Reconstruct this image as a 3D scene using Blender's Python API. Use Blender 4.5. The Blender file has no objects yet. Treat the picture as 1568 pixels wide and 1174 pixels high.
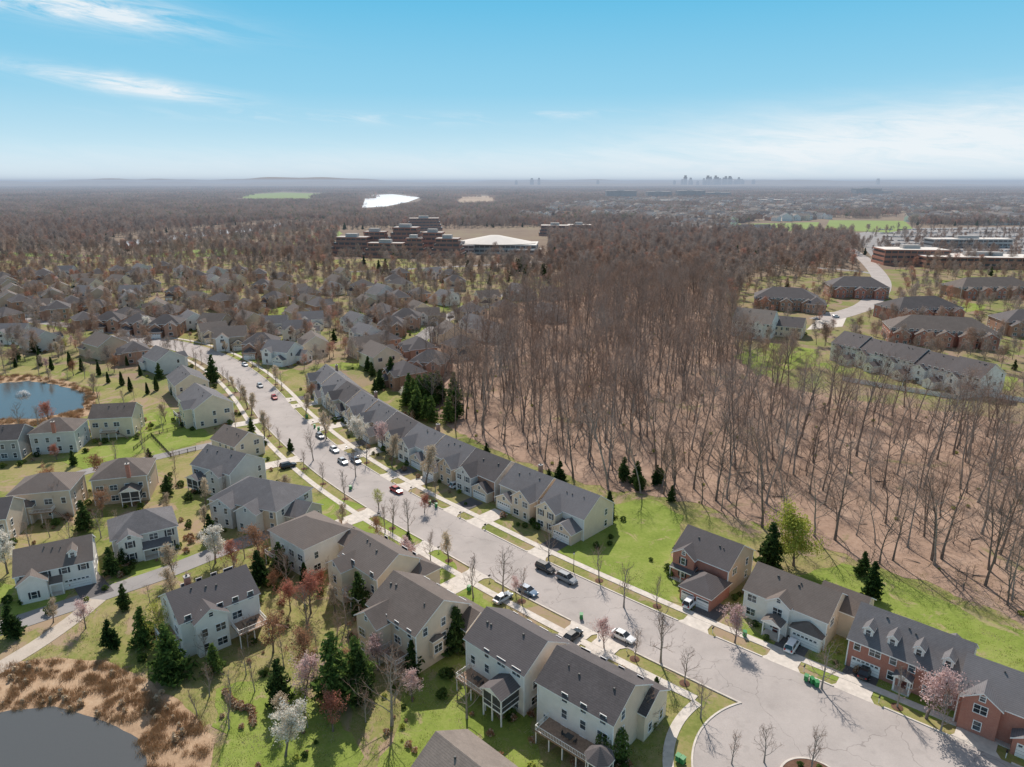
import bpy, math, random, time
import numpy as np
from mathutils import Vector, noise
from mathutils.geometry import tessellate_polygon
T0=time.time()
R=random.Random(11)
H=82.0; K=H/65.0; FP=1059.0; TH=math.radians(16.3); CT,ST=math.cos(TH),math.sin(TH)
# survey reading -> metres on the ground plane (or a plane at height z)
def G(u,v,z=0.0):
    x=u-784.0; y=587.0-v
    dz=y*CT-FP*ST; dy=y*ST+FP*CT
    if dz>-4: dz=-4
    t=-(H-z)/dz
    return (x*t,dy*t)
def px(X,Y,z=0):
    d=Y*CT+(H-z)*ST; up=Y*ST-(H-z)*CT
    return (784+FP*X/d, 587-FP*up/d)
def inpoly(x,y,P):
    c=False; n=len(P); j=n-1
    for i in range(n):
        xi,yi=P[i]; xj,yj=P[j]
        if (yi>y)!=(yj>y) and x<(xj-xi)*(y-yi)/(yj-yi)+xi: c=not c
        j=i
    return c
scene=bpy.context.scene
COL=scene.collection
# ------------------------------------------------------------ materials
def nodes(m):
    m.use_nodes=True; nt=m.node_tree; nt.nodes.clear(); return nt,nt.nodes,nt.links
def coords(N,Lk,world):
    if world:
        g=N.new('ShaderNodeNewGeometry'); return g.outputs['Position']
    t=N.new('ShaderNodeTexCoord'); return t.outputs['Object']
def mth(N,Lk,op,a,b=None,c=None):
    n=N.new('ShaderNodeMath'); n.operation=op
    for i,s in enumerate((a,b,c)):
        if s is None: continue
        if isinstance(s,(int,float)): n.inputs[i].default_value=s
        else: Lk.new(s,n.inputs[i])
    return n.outputs[0]
def noisef(N,Lk,co,scale,detail=4,rough=.6,dist=0):
    n=N.new('ShaderNodeTexNoise'); n.inputs['Scale'].default_value=scale; n.inputs['Detail'].default_value=detail
    n.inputs['Roughness'].default_value=rough; n.inputs['Distortion'].default_value=dist
    Lk.new(co,n.inputs['Vector']); return n.outputs['Fac']
def ramp(N,Lk,fac,stops):
    r=N.new('ShaderNodeValToRGB'); e=r.color_ramp.elements
    while len(e)<len(stops): e.new(.5)
    for i,(p,c) in enumerate(stops):
        e[i].position=p; e[i].color=(c[0],c[1],c[2],1)
    Lk.new(fac,r.inputs[0]); return r.outputs[0]
def mixc(N,Lk,f,a,b,mode='MIX'):
    n=N.new('ShaderNodeMix'); n.data_type='RGBA'; n.blend_type=mode
    for s,k in ((f,0),(a,6),(b,7)):
        if isinstance(s,(int,float)): n.inputs[k].default_value=s
        elif isinstance(s,tuple): n.inputs[k].default_value=(s[0],s[1],s[2],1)
        else: Lk.new(s,n.inputs[k])
    return n.outputs[2]
def finish(N,Lk,col,rough=.9,spec=.2,bump=None,bs=.3,metal=0):
    p=N.new('ShaderNodeBsdfPrincipled'); o=N.new('ShaderNodeOutputMaterial')
    if isinstance(col,tuple): p.inputs['Base Color'].default_value=(*col,1)
    else: Lk.new(col,p.inputs['Base Color'])
    p.inputs['Roughness'].default_value=rough; p.inputs['Specular IOR Level'].default_value=spec
    p.inputs['Metallic'].default_value=metal
    if bump is not None:
        b=N.new('ShaderNodeBump'); b.inputs['Strength'].default_value=bs; b.inputs['Distance'].default_value=.1
        Lk.new(bump,b.inputs['Height']); Lk.new(b.outputs[0],p.inputs['Normal'])
    Lk.new(p.outputs[0],o.inputs[0]); return p
def simple(name,c,rough=.8,spec=.3,var=.25,scale=1.5,metal=0,world=False):
    m=bpy.data.materials.new(name); nt,N,Lk=nodes(m); co=coords(N,Lk,world)
    f=noisef(N,Lk,co,scale)
    lo=tuple(x*(1-var) for x in c); hi=tuple(min(1,x*(1+var)) for x in c)
    finish(N,Lk,ramp(N,Lk,f,[(.3,lo),(.7,hi)]),rough,spec,metal=metal); return m
def siding(name,c):
    m=bpy.data.materials.new(name); nt,N,Lk=nodes(m); co=coords(N,Lk,False)
    s=N.new('ShaderNodeSeparateXYZ'); Lk.new(co,s.inputs[0])
    fr=mth(N,Lk,'FRACT',mth(N,Lk,'MULTIPLY',s.outputs[2],5.5))
    ln=mth(N,Lk,'GREATER_THAN',fr,.82)
    f=noisef(N,Lk,co,.6)
    base=ramp(N,Lk,f,[(.3,tuple(x*.88 for x in c)),(.7,c)])
    col=mixc(N,Lk,mth(N,Lk,'MULTIPLY',ln,.35),base,tuple(x*.45 for x in c))
    finish(N,Lk,col,.65,.3); return m
def brick(name,c1,c2,mort):
    m=bpy.data.materials.new(name); nt,N,Lk=nodes(m); co=coords(N,Lk,False)
    s=N.new('ShaderNodeSeparateXYZ'); Lk.new(co,s.inputs[0])
    cb=N.new('ShaderNodeCombineXYZ'); Lk.new(mth(N,Lk,'ADD',s.outputs[0],s.outputs[1]),cb.inputs[0]); Lk.new(s.outputs[2],cb.inputs[1])
    b=N.new('ShaderNodeTexBrick'); Lk.new(cb.outputs[0],b.inputs[0]); b.inputs['Scale'].default_value=4.0
    b.inputs['Color1'].default_value=(*c1,1); b.inputs['Color2'].default_value=(*c2,1); b.inputs['Mortar'].default_value=(*mort,1)
    b.inputs['Mortar Size'].default_value=.018
    f=noisef(N,Lk,co,1.2)
    col=mixc(N,Lk,.5,b.outputs[0],ramp(N,Lk,f,[(.3,c1),(.7,c2)]))
    finish(N,Lk,col,.85,.2); return m
def shingle(name,c):
    m=bpy.data.materials.new(name); nt,N,Lk=nodes(m); co=coords(N,Lk,False)
    s=N.new('ShaderNodeSeparateXYZ'); Lk.new(co,s.inputs[0])
    fr=mth(N,Lk,'FRACT',mth(N,Lk,'MULTIPLY',s.outputs[2],6.0)); ln=mth(N,Lk,'GREATER_THAN',fr,.8)
    vo=N.new('ShaderNodeTexVoronoi'); vo.inputs['Scale'].default_value=3.2; Lk.new(co,vo.inputs['Vector'])
    f1=noisef(N,Lk,co,.35,5); f2=noisef(N,Lk,co,9,2)
    f=mth(N,Lk,'ADD',mth(N,Lk,'MULTIPLY',f1,.6),mth(N,Lk,'MULTIPLY',f2,.4))
    base=ramp(N,Lk,f,[(.3,tuple(x*.68 for x in c)),(.7,tuple(x*1.25 for x in c))])
    sp=N.new('ShaderNodeSeparateColor'); Lk.new(vo.outputs['Color'],sp.inputs[0])
    base=mixc(N,Lk,mth(N,Lk,'MULTIPLY',sp.outputs[0],.35),base,tuple(x*.55 for x in c))
    oi=N.new('ShaderNodeObjectInfo')
    base=mixc(N,Lk,mth(N,Lk,'MULTIPLY',oi.outputs['Random'],.5),base,tuple(x*1.4 for x in c))
    col=mixc(N,Lk,mth(N,Lk,'MULTIPLY',ln,.4),base,tuple(x*.4 for x in c))
    finish(N,Lk,col,.9,.25,f2,.3); return m
def ground_mat(name,stops,s1,s2,extra=None,bs=.5):
    m=bpy.data.materials.new(name); nt,N,Lk=nodes(m); co=coords(N,Lk,True)
    a=noisef(N,Lk,co,s1,5,.65); b=noisef(N,Lk,co,s2,4,.7)
    f=mth(N,Lk,'ADD',mth(N,Lk,'MULTIPLY',a,.62),mth(N,Lk,'MULTIPLY',b,.38))
    col=ramp(N,Lk,f,stops)
    if extra:
        sc,th,c2=extra
        g=noisef(N,Lk,co,sc,6,.7,1.0)
        k=N.new('ShaderNodeMapRange'); Lk.new(g,k.inputs[0]); k.inputs[1].default_value=th; k.inputs[2].default_value=th+.06
        col=mixc(N,Lk,k.outputs[0],col,c2)
    finish(N,Lk,col,1,.05,b,bs); return m
def asphalt(name,c,crack=True):
    m=bpy.data.materials.new(name); nt,N,Lk=nodes(m); co=coords(N,Lk,True)
    a=noisef(N,Lk,co,.12,5,.6); b=noisef(N,Lk,co,5,3,.7)
    f=mth(N,Lk,'ADD',mth(N,Lk,'MULTIPLY',a,.65),mth(N,Lk,'MULTIPLY',b,.35))
    col=ramp(N,Lk,f,[(.32,tuple(x*.82 for x in c)),(.68,tuple(x*1.12 for x in c))])
    if crack:
        vo=N.new('ShaderNodeTexVoronoi'); vo.feature='DISTANCE_TO_EDGE'; vo.inputs['Scale'].default_value=.085
        d=N.new('ShaderNodeTexNoise'); d.inputs['Scale'].default_value=.5; Lk.new(co,d.inputs['Vector'])
        ad=N.new('ShaderNodeVectorMath'); ad.operation='MULTIPLY_ADD'; Lk.new(d.outputs['Color'],ad.inputs[0]); ad.inputs[1].default_value=(3,3,0); Lk.new(co,ad.inputs[2])
        Lk.new(ad.outputs[0],vo.inputs['Vector'])
        k=mth(N,Lk,'LESS_THAN',vo.outputs[0],.0045)
        k=mth(N,Lk,'MULTIPLY',k,.4)
        col=mixc(N,Lk,k,col,tuple(x*.35 for x in c))
        st=noisef(N,Lk,co,.35,3,.5)
        k2=N.new('ShaderNodeMapRange'); Lk.new(st,k2.inputs[0]); k2.inputs[1].default_value=.6; k2.inputs[2].default_value=.7; k2.inputs[4].default_value=.35
        col=mixc(N,Lk,k2.outputs[0],col,tuple(x*.68 for x in c))
    finish(N,Lk,col,.9,.2,b,.15); return m
def foliage(name,c1,c2,tr=.35,sc=.9):
    m=bpy.data.materials.new(name); nt,N,Lk=nodes(m); co=coords(N,Lk,False)
    f=noisef(N,Lk,co,sc,3); oi=N.new('ShaderNodeObjectInfo')
    f=mth(N,Lk,'ADD',mth(N,Lk,'MULTIPLY',f,.6),mth(N,Lk,'MULTIPLY',oi.outputs['Random'],.4))
    col=ramp(N,Lk,f,[(.28,c1),(.72,c2)])
    d=N.new('ShaderNodeBsdfDiffuse'); t=N.new('ShaderNodeBsdfTranslucent'); mx=N.new('ShaderNodeMixShader'); o=N.new('ShaderNodeOutputMaterial')
    Lk.new(col,d.inputs[0]); Lk.new(col,t.inputs[0]); mx.inputs[0].default_value=tr
    Lk.new(d.outputs[0],mx.inputs[1]); Lk.new(t.outputs[0],mx.inputs[2]); Lk.new(mx.outputs[0],o.inputs[0]); return m
def glassm():
    m=bpy.data.materials.new('window_glass'); nt,N,Lk=nodes(m); co=coords(N,Lk,False)
    f=noisef(N,Lk,co,.8,1)
    finish(N,Lk,ramp(N,Lk,f,[(.4,(.02,.025,.03)),(.6,(.10,.12,.14))]),.08,.6); return m
def waterm(name,c,r=.12):
    m=bpy.data.materials.new(name); nt,N,Lk=nodes(m); co=coords(N,Lk,True)
    f=noisef(N,Lk,co,1.5,3); p=finish(N,Lk,c,r,.6,f,.12); return m
M={}
M['grass']=ground_mat('grass_ground',[(.30,(.13,.155,.04)),(.44,(.20,.22,.065)),(.54,(.29,.255,.11)),(.70,(.36,.265,.17))],.055,1.1,(.07,.53,(.34,.25,.17)))
M['yard']=ground_mat('mixed_yard_ground',[(.30,(.14,.19,.05)),(.46,(.21,.22,.08)),(.54,(.27,.21,.13)),(.70,(.33,.245,.175))],.04,.9,(.05,.54,(.29,.21,.155)))
M['lawn']=ground_mat('lawn_grass',[(.3,(.13,.18,.035)),(.5,(.215,.27,.06)),(.7,(.31,.32,.11))],.13,1.6,(.12,.56,(.34,.29,.15)))
M['leaf']=ground_mat('leaf_litter',[(.3,(.21,.14,.10)),(.5,(.35,.24,.18)),(.7,(.47,.34,.26))],.06,.9,(.05,.60,(.22,.19,.10)))
M['farfloor']=ground_mat('woodland_floor_mat',[(.3,(.16,.12,.09)),(.5,(.24,.18,.135)),(.7,(.28,.235,.15))],.006,.05)
M['field']=ground_mat('field_grass',[(.3,(.20,.27,.08)),(.7,(.28,.34,.12))],.01,.1)
M['tanfield']=ground_mat('bare_field',[(.3,(.38,.28,.19)),(.7,(.5,.38,.28))],.01,.1)
M['mulch']=ground_mat('mulch',[(.3,(.10,.055,.04)),(.7,(.20,.12,.085))],.8,4)
M['reedfloor']=ground_mat('reed_bed_soil',[(.3,(.26,.17,.11)),(.5,(.42,.29,.19)),(.7,(.52,.39,.27))],.2,2.2)
M['asphalt']=asphalt('asphalt_street',(.42,.375,.35))
M['drive']=asphalt('asphalt_driveway',(.13,.12,.12),False)
M['lane']=asphalt('asphalt_lane',(.31,.29,.28))
M['conc']=simple('concrete',(.60,.54,.48),.9,.2,.15,.8,world=True)
M['gravel']=ground_mat('gravel_path',[(.3,(.42,.36,.30)),(.7,(.56,.49,.42))],.3,3)
M['water']=waterm('pond_water',(.08,.085,.085)); M['river']=waterm('river_water',(.72,.75,.78),.35)
M['white']=simple('white_trim',(.88,.85,.82),.6,.3,.05)
M['cream']=siding('cream_siding',(.86,.71,.54)); M['wsid']=siding('white_siding',(.90,.85,.79)); M['tan']=siding('tan_siding',(.64,.49,.36)); M['gray']=siding('gray_siding',(.46,.44,.42)); M['beige']=siding('beige_siding',(.78,.62,.48)); M['lgray']=siding('light_gray_siding',(.68,.65,.62))
M['brick']=brick('red_brick',(.40,.14,.10),(.50,.22,.16),(.5,.42,.36)); M['brick2']=brick('brown_brick',(.38,.19,.13),(.48,.28,.20),(.45,.38,.32)); M['stone']=brick('stone_veneer',(.38,.34,.30),(.56,.5,.44),(.3,.27,.24))
M['rgray']=shingle('gray_shingles',(.17,.16,.165)); M['rdark']=shingle('dark_shingles',(.12,.105,.105)); M['rbrown']=shingle('brown_shingles',(.165,.135,.12)); M['rtan']=shingle('weathered_shingles',(.26,.215,.185))
M['glass']=glassm(); M['shut']=simple('shutter_paint',(.03,.035,.05),.6,.3,.1); M['door']=simple('door_paint',(.12,.03,.025),.5,.4,.1)
M['screen']=simple('porch_screen',(.07,.07,.07),.8,.2,.2); M['deckw']=simple('deck_wood',(.36,.24,.17),.8,.2,.3,3)
M['metal']=simple('dark_metal',(.05,.05,.05),.5,.4,.1); M['vent']=simple('roof_vent',(.09,.09,.09),.6,.3,.1)
M['bark']=simple('tree_bark',(.20,.16,.135),.95,.1,.35,1.2); M['barkl']=simple('tree_bark_grey',(.32,.275,.24),.95,.1,.3,1.5)
M['twig']=foliage('twigs',(.25,.165,.125),(.48,.335,.26),.2,.3); M['twigr']=foliage('twigs_grey',(.24,.19,.165),(.45,.36,.31),.2,.3)
M['pine1']=foliage('pine_needles',(.045,.085,.025),(.12,.18,.055)); M['pine2']=foliage('pine_needles_dark',(.022,.048,.018),(.065,.10,.035)); M['pine3']=foliage('needles_bright',(.10,.17,.04),(.22,.30,.08))
M['bw']=foliage('white_blossom',(.68,.62,.54),(.88,.84,.76)); M['bp']=foliage('pink_blossom',(.58,.40,.38),(.78,.60,.57)); M['bt']=foliage('tan_buds',(.50,.40,.29),(.68,.57,.43)); M['br']=foliage('red_buds',(.34,.12,.08),(.5,.22,.16)); M['by']=foliage('spring_leaves',(.36,.38,.07),(.52,.52,.12)); M['bg']=foliage('shrub_leaves',(.06,.10,.025),(.16,.22,.06)); M['bo']=foliage('russet_leaves',(.28,.14,.08),(.44,.25,.15))
M['brd']=foliage('distant_red_buds',(.38,.19,.14),(.52,.29,.22)); M['reed']=foliage('dry_reeds',(.46,.31,.18),(.68,.52,.35))
M['rubber']=simple('tyre_rubber',(.02,.02,.02),.9,.2,.1); M['hub']=simple('wheel_hub',(.35,.35,.36),.4,.5,.1,metal=.6)
for k,c in dict(cw=(.8,.8,.8),ck=(.025,.027,.03),cg=(.22,.24,.26),cs=(.45,.47,.49),cr=(.4,.03,.025),cb=(.12,.2,.3)).items():
    M[k]=simple('car_paint_'+k,c,.25,.6,.03)
M['cgl']=simple('car_glass',(.025,.03,.035),.08,.7,.1); M['lampr']=simple('tail_light',(.4,.02,.02),.4,.5,.1); M['lampw']=simple('head_light',(.7,.7,.7),.3,.6,.1)
M['bin']=simple('bin_plastic',(.04,.26,.08),.5,.4,.15)
M['offb']=simple('office_brick',(.44,.21,.15),.9,.1,.15,.05); M['offw']=simple('office_white_roof',(.72,.66,.60),.8,.2,.1,.02); M['offg']=simple('office_glass_band',(.10,.09,.09),.3,.4,.2,.1); M['offc']=simple('office_concrete',(.48,.44,.41),.8,.2,.15,.03)
# ------------------------------------------------------------ mesh builder
class MB:
    def __init__(s): s.v=[];s.f=[];s.m=[];s.sl=[]
    def mi(s,mat):
        if mat not in s.sl: s.sl.append(mat)
        return s.sl.index(mat)
    def poly(s,pts,mat):
        n=len(s.v); s.v.extend(pts); s.f.append(tuple(range(n,n+len(pts)))); s.m.append(s.mi(mat))
    def box(s,x0,x1,y0,y1,z0,z1,mat):
        n=len(s.v)
        s.v.extend([(x0,y0,z0),(x1,y0,z0),(x1,y1,z0),(x0,y1,z0),(x0,y0,z1),(x1,y0,z1),(x1,y1,z1),(x0,y1,z1)])
        k=s.mi(mat)
        for f in ((3,2,1,0),(4,5,6,7),(0,1,5,4),(1,2,6,5),(2,3,7,6),(3,0,4,7)):
            s.f.append(tuple(n+i for i in f)); s.m.append(k)
    def tube(s,pts,rads,n,mat):
        k=s.mi(mat); base=len(s.v); m=len(pts)
        for i,(p,r) in enumerate(zip(pts,rads)):
            d=(pts[min(i+1,m-1)]-pts[max(i-1,0)])
            if d.length<1e-6: d=Vector((0,0,1))
            d.normalize()
            a=d.cross(Vector((0.31,0.95,0.05)) if abs(d.z)>.9 else Vector((0,0,1))); a.normalize(); b=d.cross(a)
            for j in range(n):
                t=2*math.pi*j/n; q=p+a*(r*math.cos(t))+b*(r*math.sin(t)); s.v.append((q.x,q.y,q.z))
        for i in range(m-1):
            for j in range(n):
                j2=(j+1)%n; A=base+i*n
                s.f.append((A+j,A+j2,A+n+j2,A+n+j)); s.m.append(k)
    def spike(s,p,q,r,mat):
        k=s.mi(mat); d=q-p
        a=d.cross(Vector((.2,.3,1))); 
        if a.length<1e-6: a=Vector((1,0,0))
        a.normalize(); b=d.cross(a); b.normalize(); n=len(s.v)
        s.v.extend([tuple(p+a*r),tuple(p-a*r*.5+b*r*.87),tuple(p-a*r*.5-b*r*.87),tuple(q)])
        for f in ((0,1,3),(1,2,3),(2,0,3)): s.f.append(tuple(n+i for i in f)); s.m.append(k)
    def leaf(s,p,sz,mat,asp=1.0,rr=R):
        k=s.mi(mat)
        a=Vector((rr.gauss(0,1),rr.gauss(0,1),rr.gauss(0,1))); b=Vector((rr.gauss(0,1),rr.gauss(0,1),rr.gauss(0,1)))
        a.normalize(); b=a.cross(b); b.normalize(); a=a*sz*asp; b=b*sz; n=len(s.v)
        s.v.extend([tuple(p-a),tuple(p+b*.6),tuple(p+a),tuple(p-b*.6)]); s.f.append((n,n+1,n+2,n+3)); s.m.append(k)
    def mesh(s,name):
        me=bpy.data.meshes.new(name); me.from_pydata([tuple(v) for v in s.v],[],s.f)
        for m in s.sl: me.materials.append(M[m])
        me.polygons.foreach_set('material_index',s.m); me.update(); return me
    def build(s,name,parent=None,loc=(0,0,0),rz=0,link=True):
        o=bpy.data.objects.new(name,s.mesh(name)); o.location=loc; o.rotation_euler=(0,0,rz)
        if link: COL.objects.link(o)
        if parent: o.parent=parent
        return o
def place(name,me,x,y,z=0,rz=0,sc=1.0):
    o=bpy.data.objects.new(name,me); o.location=(x,y,z); o.rotation_euler=(0,0,rz)
    o.scale=(sc,sc,sc) if not isinstance(sc,tuple) else sc; COL.objects.link(o); return o
# ------------------------------------------------------------ GN scatter
def scatter(name,meshes,items):
    col=bpy.data.collections.new(name+'_source')
    for i,me in enumerate(meshes):
        col.objects.link(bpy.data.objects.new('%s_part_%02d'%(name,i),me))
    n=len(items); a=np.array(items,dtype=np.float32).reshape(n,6)
    me=bpy.data.meshes.new(name); me.vertices.add(n); me.vertices.foreach_set('co',a[:,:3].ravel())
    at=me.attributes.new('scl','FLOAT','POINT'); at.data.foreach_set('value',a[:,3])
    at=me.attributes.new('rot','FLOAT_VECTOR','POINT'); r=np.zeros((n,3),np.float32); r[:,2]=a[:,4]; at.data.foreach_set('vector',r.ravel())
    at=me.attributes.new('idx','INT','POINT'); at.data.foreach_set('value',a[:,5].astype(np.int32))
    o=bpy.data.objects.new(name,me); COL.objects.link(o)
    ng=bpy.data.node_groups.new(name,'GeometryNodeTree')
    ng.interface.new_socket('Geometry',in_out='INPUT',socket_type='NodeSocketGeometry')
    ng.interface.new_socket('Geometry',in_out='OUTPUT',socket_type='NodeSocketGeometry')
    N=ng.nodes; L=ng.links
    gi=N.new('NodeGroupInput'); go=N.new('NodeGroupOutput'); ip=N.new('GeometryNodeInstanceOnPoints'); ci=N.new('GeometryNodeCollectionInfo')
    ci.inputs['Collection'].default_value=col; ci.inputs['Separate Children'].default_value=True; ci.inputs['Reset Children'].default_value=True
    def na(nm,t):
        x=N.new('GeometryNodeInputNamedAttribute'); x.data_type=t; x.inputs['Name'].default_value=nm; return [q for q in x.outputs if q.enabled and q.name=='Attribute'][0]
    e=N.new('FunctionNodeEulerToRotation')
    L.new(gi.outputs[0],ip.inputs['Points']); L.new(ci.outputs[0],ip.inputs['Instance']); ip.inputs['Pick Instance'].default_value=True
    L.new(na('idx','INT'),ip.inputs['Instance Index']); L.new(na('rot','FLOAT_VECTOR'),e.inputs[0]); L.new(e.outputs[0],ip.inputs['Rotation']); L.new(na('scl','FLOAT'),ip.inputs['Scale'])
    L.new(ip.outputs[0],go.inputs[0])
    md=o.modifiers.new('scatter','NODES'); md.node_group=ng
    return o
# ------------------------------------------------------------ ground sheets
PC=[0]
def patch(name,pts,z,mat,jit=0.0,step=3.0,world=False):
    P=pts if world else [G(*p) for p in pts]
    PC[0]+=1; z=z+PC[0]*.0004
    Q=[]
    for i in range(len(P)):
        a=Vector((*P[i],0)); b=Vector((*P[(i+1)%len(P)],0)); n=max(1,int((b-a).length/step)) if jit>0 else 1
        n=min(n,60)
        for k in range(n):
            q=a.lerp(b,k/n)
            if jit>0:
                q.x+=noise.noise(q*.23)*jit*2; q.y+=noise.noise(q*.23+Vector((40,7,3)))*jit*2
            Q.append(Vector((q.x,q.y,z)))
    tri=tessellate_polygon([Q]); me=bpy.data.meshes.new(name)
    me.from_pydata([tuple(q) for q in Q],[],[tuple(t) for t in tri]); me.materials.append(M[mat])
    o=bpy.data.objects.new(name,me); COL.objects.link(o)
    for p in me.polygons:
        if p.normal.z<0: p.flip()
    return o
def catmull(P,step=1.5):
    P=[Vector((*p,0)) for p in P]; P=[P[0]*2-P[1]]+P+[P[-1]*2-P[-2]]; out=[]
    for i in range(1,len(P)-2):
        p0,p1,p2,p3=P[i-1:i+3]; n=max(2,int((p2-p1).length/step))
        for k in range(n):
            t=k/n; out.append(.5*((2*p1)+(p2-p0)*t+(2*p0-5*p1+4*p2-p3)*t*t+(3*p1-p0-3*p2+p3)*t**3))
    out.append(P[-2]); return out
class Curve:
    def __init__(s,P,step=1.5):
        s.p=catmull(P,step); s.s=[0]
        for i in range(1,len(s.p)): s.s.append(s.s[-1]+(s.p[i]-s.p[i-1]).length)
        s.t=[]
        for i in range(len(s.p)):
            d=s.p[min(i+1,len(s.p)-1)]-s.p[max(i-1,0)]; d.normalize(); s.t.append(d)
    def nrm(s,i): d=s.t[i]; return Vector((-d.y,d.x,0))
    def idx(s,q): return min(range(len(s.p)),key=lambda i:abs(s.s[i]-q))
    def at(s,q,off):
        i=s.idx(q); p=s.p[i]+s.t[i]*(q-s.s[i])+s.nrm(i)*off; return p.x,p.y,math.atan2(s.t[i].y,s.t[i].x)
    def proj(s,x,y):
        v=Vector((x,y,0)); i=min(range(len(s.p)),key=lambda i:(s.p[i]-v).length_squared); return s.s[i],(v-s.p[i]).dot(s.nrm(i))
def strip(name,c,a,b,z0,z1,mat,skip=lambda i,p:False,mb=None,ends=None):
    m=mb or MB()
    for i in range(len(c.p)-1):
        A0=c.p[i]+c.nrm(i)*a; B0=c.p[i]+c.nrm(i)*b; A1=c.p[i+1]+c.nrm(i+1)*a; B1=c.p[i+1]+c.nrm(i+1)*b
        mid=(A0+B1)/2
        if skip(c.s[i],mid): continue
        m.poly([(A0.x,A0.y,z1),(A1.x,A1.y,z1),(B1.x,B1.y,z1),(B0.x,B0.y,z1)],mat)
        if z1-z0>.02:
            m.poly([(A0.x,A0.y,z0),(A1.x,A1.y,z0),(A1.x,A1.y,z1),(A0.x,A0.y,z1)],mat)
            m.poly([(B0.x,B0.y,z0),(B1.x,B1.y,z0),(B1.x,B1.y,z1),(B0.x,B0.y,z1)],mat)
    if mb is None: return m.build(name)
# base ground sheet to the horizon
g=MB(); g.poly([(-55000,-600,0),(55000,-600,0),(55000,55000,0),(-55000,55000,0)],'grass'); g.build('ground')
patch('distant_woodland_floor',[(-6000,470*K),(-520*K,480*K),(-300*K,560*K),(-100*K,620*K),(-30*K,500*K),(40*K,400*K),(150*K,330*K),(330*K,230*K),(6000,230*K),(50000,54000),(-50000,54000)],.02,'farfloor',world=True)
patch('residential_yards',[(-700,396),(0,398),(300,394),(480,405),(760,410),(870,435),(740,482),(655,520),(612,562),(560,592),(430,560),(270,500),(0,472),(-400,472)],.03,'yard',2,8)
patch('residential_yards',[(-700,476),(0,478),(260,510),(400,600),(440,660),(340,650),(240,610),(120,560),(-700,560)],.026,'yard',2,6)
patch('residential_yards',[(1110,450),(1150,425),(1568,400),(1900,400),(1900,660),(1600,655),(1300,614),(1190,592),(1128,532)],.031,'yard',2,6)
WOODS=[(925,748),(845,722),(760,692),(690,655),(640,615),(612,560),(660,520),(740,478),(900,435),(1110,440),(1128,530),(1190,590),(1300,612),(1600,650),(1760,700),(1700,1010),(1568,955),(1450,905),(1340,868),(1180,812),(1080,775),(1000,758)]
WP=[G(*p) for p in WOODS]
patch('woodland_floor',WOODS,.035,'leaf',1.6)
patch('lawn',[(850,842),(905,792),(935,772),(1000,765),(1045,790),(1030,850),(1045,925),(960,895)],.046,'lawn',.6,2)
patch('lawn',[(1290,862),(1340,876),(1568,968),(1700,1050),(1700,1130),(1500,1120),(1400,1090),(1230,1020),(1120,960),(1140,900)],.044,'lawn',.8,2)
patch('lawn',[(620,955),(700,970),(800,1060),(830,1174),(640,1300),(580,1200),(610,1080)],.044,'lawn',1.2,2)
patch('lawn',[(330,1060),(420,1030),(520,1100),(560,1174),(560,1260),(340,1260),(335,1120)],.044,'lawn',1.5,2)
patch('lawn',[(200,640),(260,625),(330,668),(235,700),(205,680)],.044,'lawn',1,3)
patch('lawn',[(140,900),(230,855),(310,845),(240,880),(160,905)],.044,'lawn',.6,2)
patch('lawn',[(0,890),(60,900),(110,905),(100,925),(0,945)],.044,'lawn',.5,2)
patch('lawn',[(80,705),(130,690),(215,660),(230,690),(140,720)],.044,'lawn',.5,2)
patch('lawn',[(1125,545),(1180,525),(1255,535),(1250,560),(1160,575)],.05,'lawn',1,4)
patch('lawn',[(540,800),(620,775),(690,860),(760,930),(700,950),(600,860)],.044,'lawn',1,2)
patch('lawn',[(420,800),(500,760),(560,775),(470,820)],.044,'lawn',.6,2)
for (u,v,w_) in [(300,462,30),(440,480,40),(560,475,30),(640,505,30),(700,470,30),(110,495,50),(230,475,30),(600,470,20),(530,560,25),(390,545,40),(1300,560,50),(1500,585,60),(1240,470,30),(1480,470,30)]:
    patch('lawn',[(u-w_,v),(u-w_*.3,v-w_*.28),(u+w_,v-w_*.1),(u+w_*.8,v+w_*.2),(u-w_*.2,v+w_*.26)],.05,'lawn',1.5,3)
# main street
RC=Curve([G(*p) for p in [(150,517),(225,522),(275,530),(325,547),(368,573),(402,605),(435,645),(510,710),(600,768),(700,822),(800,875),(955,950),(1130,1030),(1300,1105),(1460,1178),(1700,1290)]])
HW=6.7
DC=Vector((*G(1245,1200),0)); DR=16.5
def indisc(p,r=DR): return (Vector((p.x,p.y,0))-DC).length<r
strip('street',RC,-HW,HW,0,.068,'asphalt')
d=MB(); d.poly([(DC.x+math.cos(a)*DR,DC.y+math.sin(a)*DR,.073) for a in [2*math.pi*i/64 for i in range(64)]],'asphalt'); d.build('cul_de_sac_road')
def ringm(m,c,r0,r1,z0,z1,mat,test=lambda p:True,n=96):
    for i in range(n):
        a=2*math.pi*i/n; b=2*math.pi*(i+1)/n
        P=lambda r,t,z:(c.x+r*math.cos(t),c.y+r*math.sin(t),z)
        if not test(Vector(P(r1,(a+b)/2,0))): continue
        m.poly([P(r0,a,z1),P(r1,a,z1),P(r1,b,z1),P(r0,b,z1)],mat)
        if z1>z0: m.poly([P(r0,a,z0),P(r0,b,z0),P(r0,b,z1),P(r0,a,z1)],mat); m.poly([P(r1,a,z0),P(r1,b,z0),P(r1,b,z1),P(r1,a,z1)],mat)
def offroad(p,w=HW+.2): return abs(RC.proj(p.x,p.y)[1])>w
m=MB(); ringm(m,DC,DR,DR+.3,0,.18,'conc',lambda p:offroad(p)); ringm(m,DC,DR+2.8,DR+4.4,0,.09,'conc',lambda p:offroad(p,11)); m.build('cul_de_sac_kerb')
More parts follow.
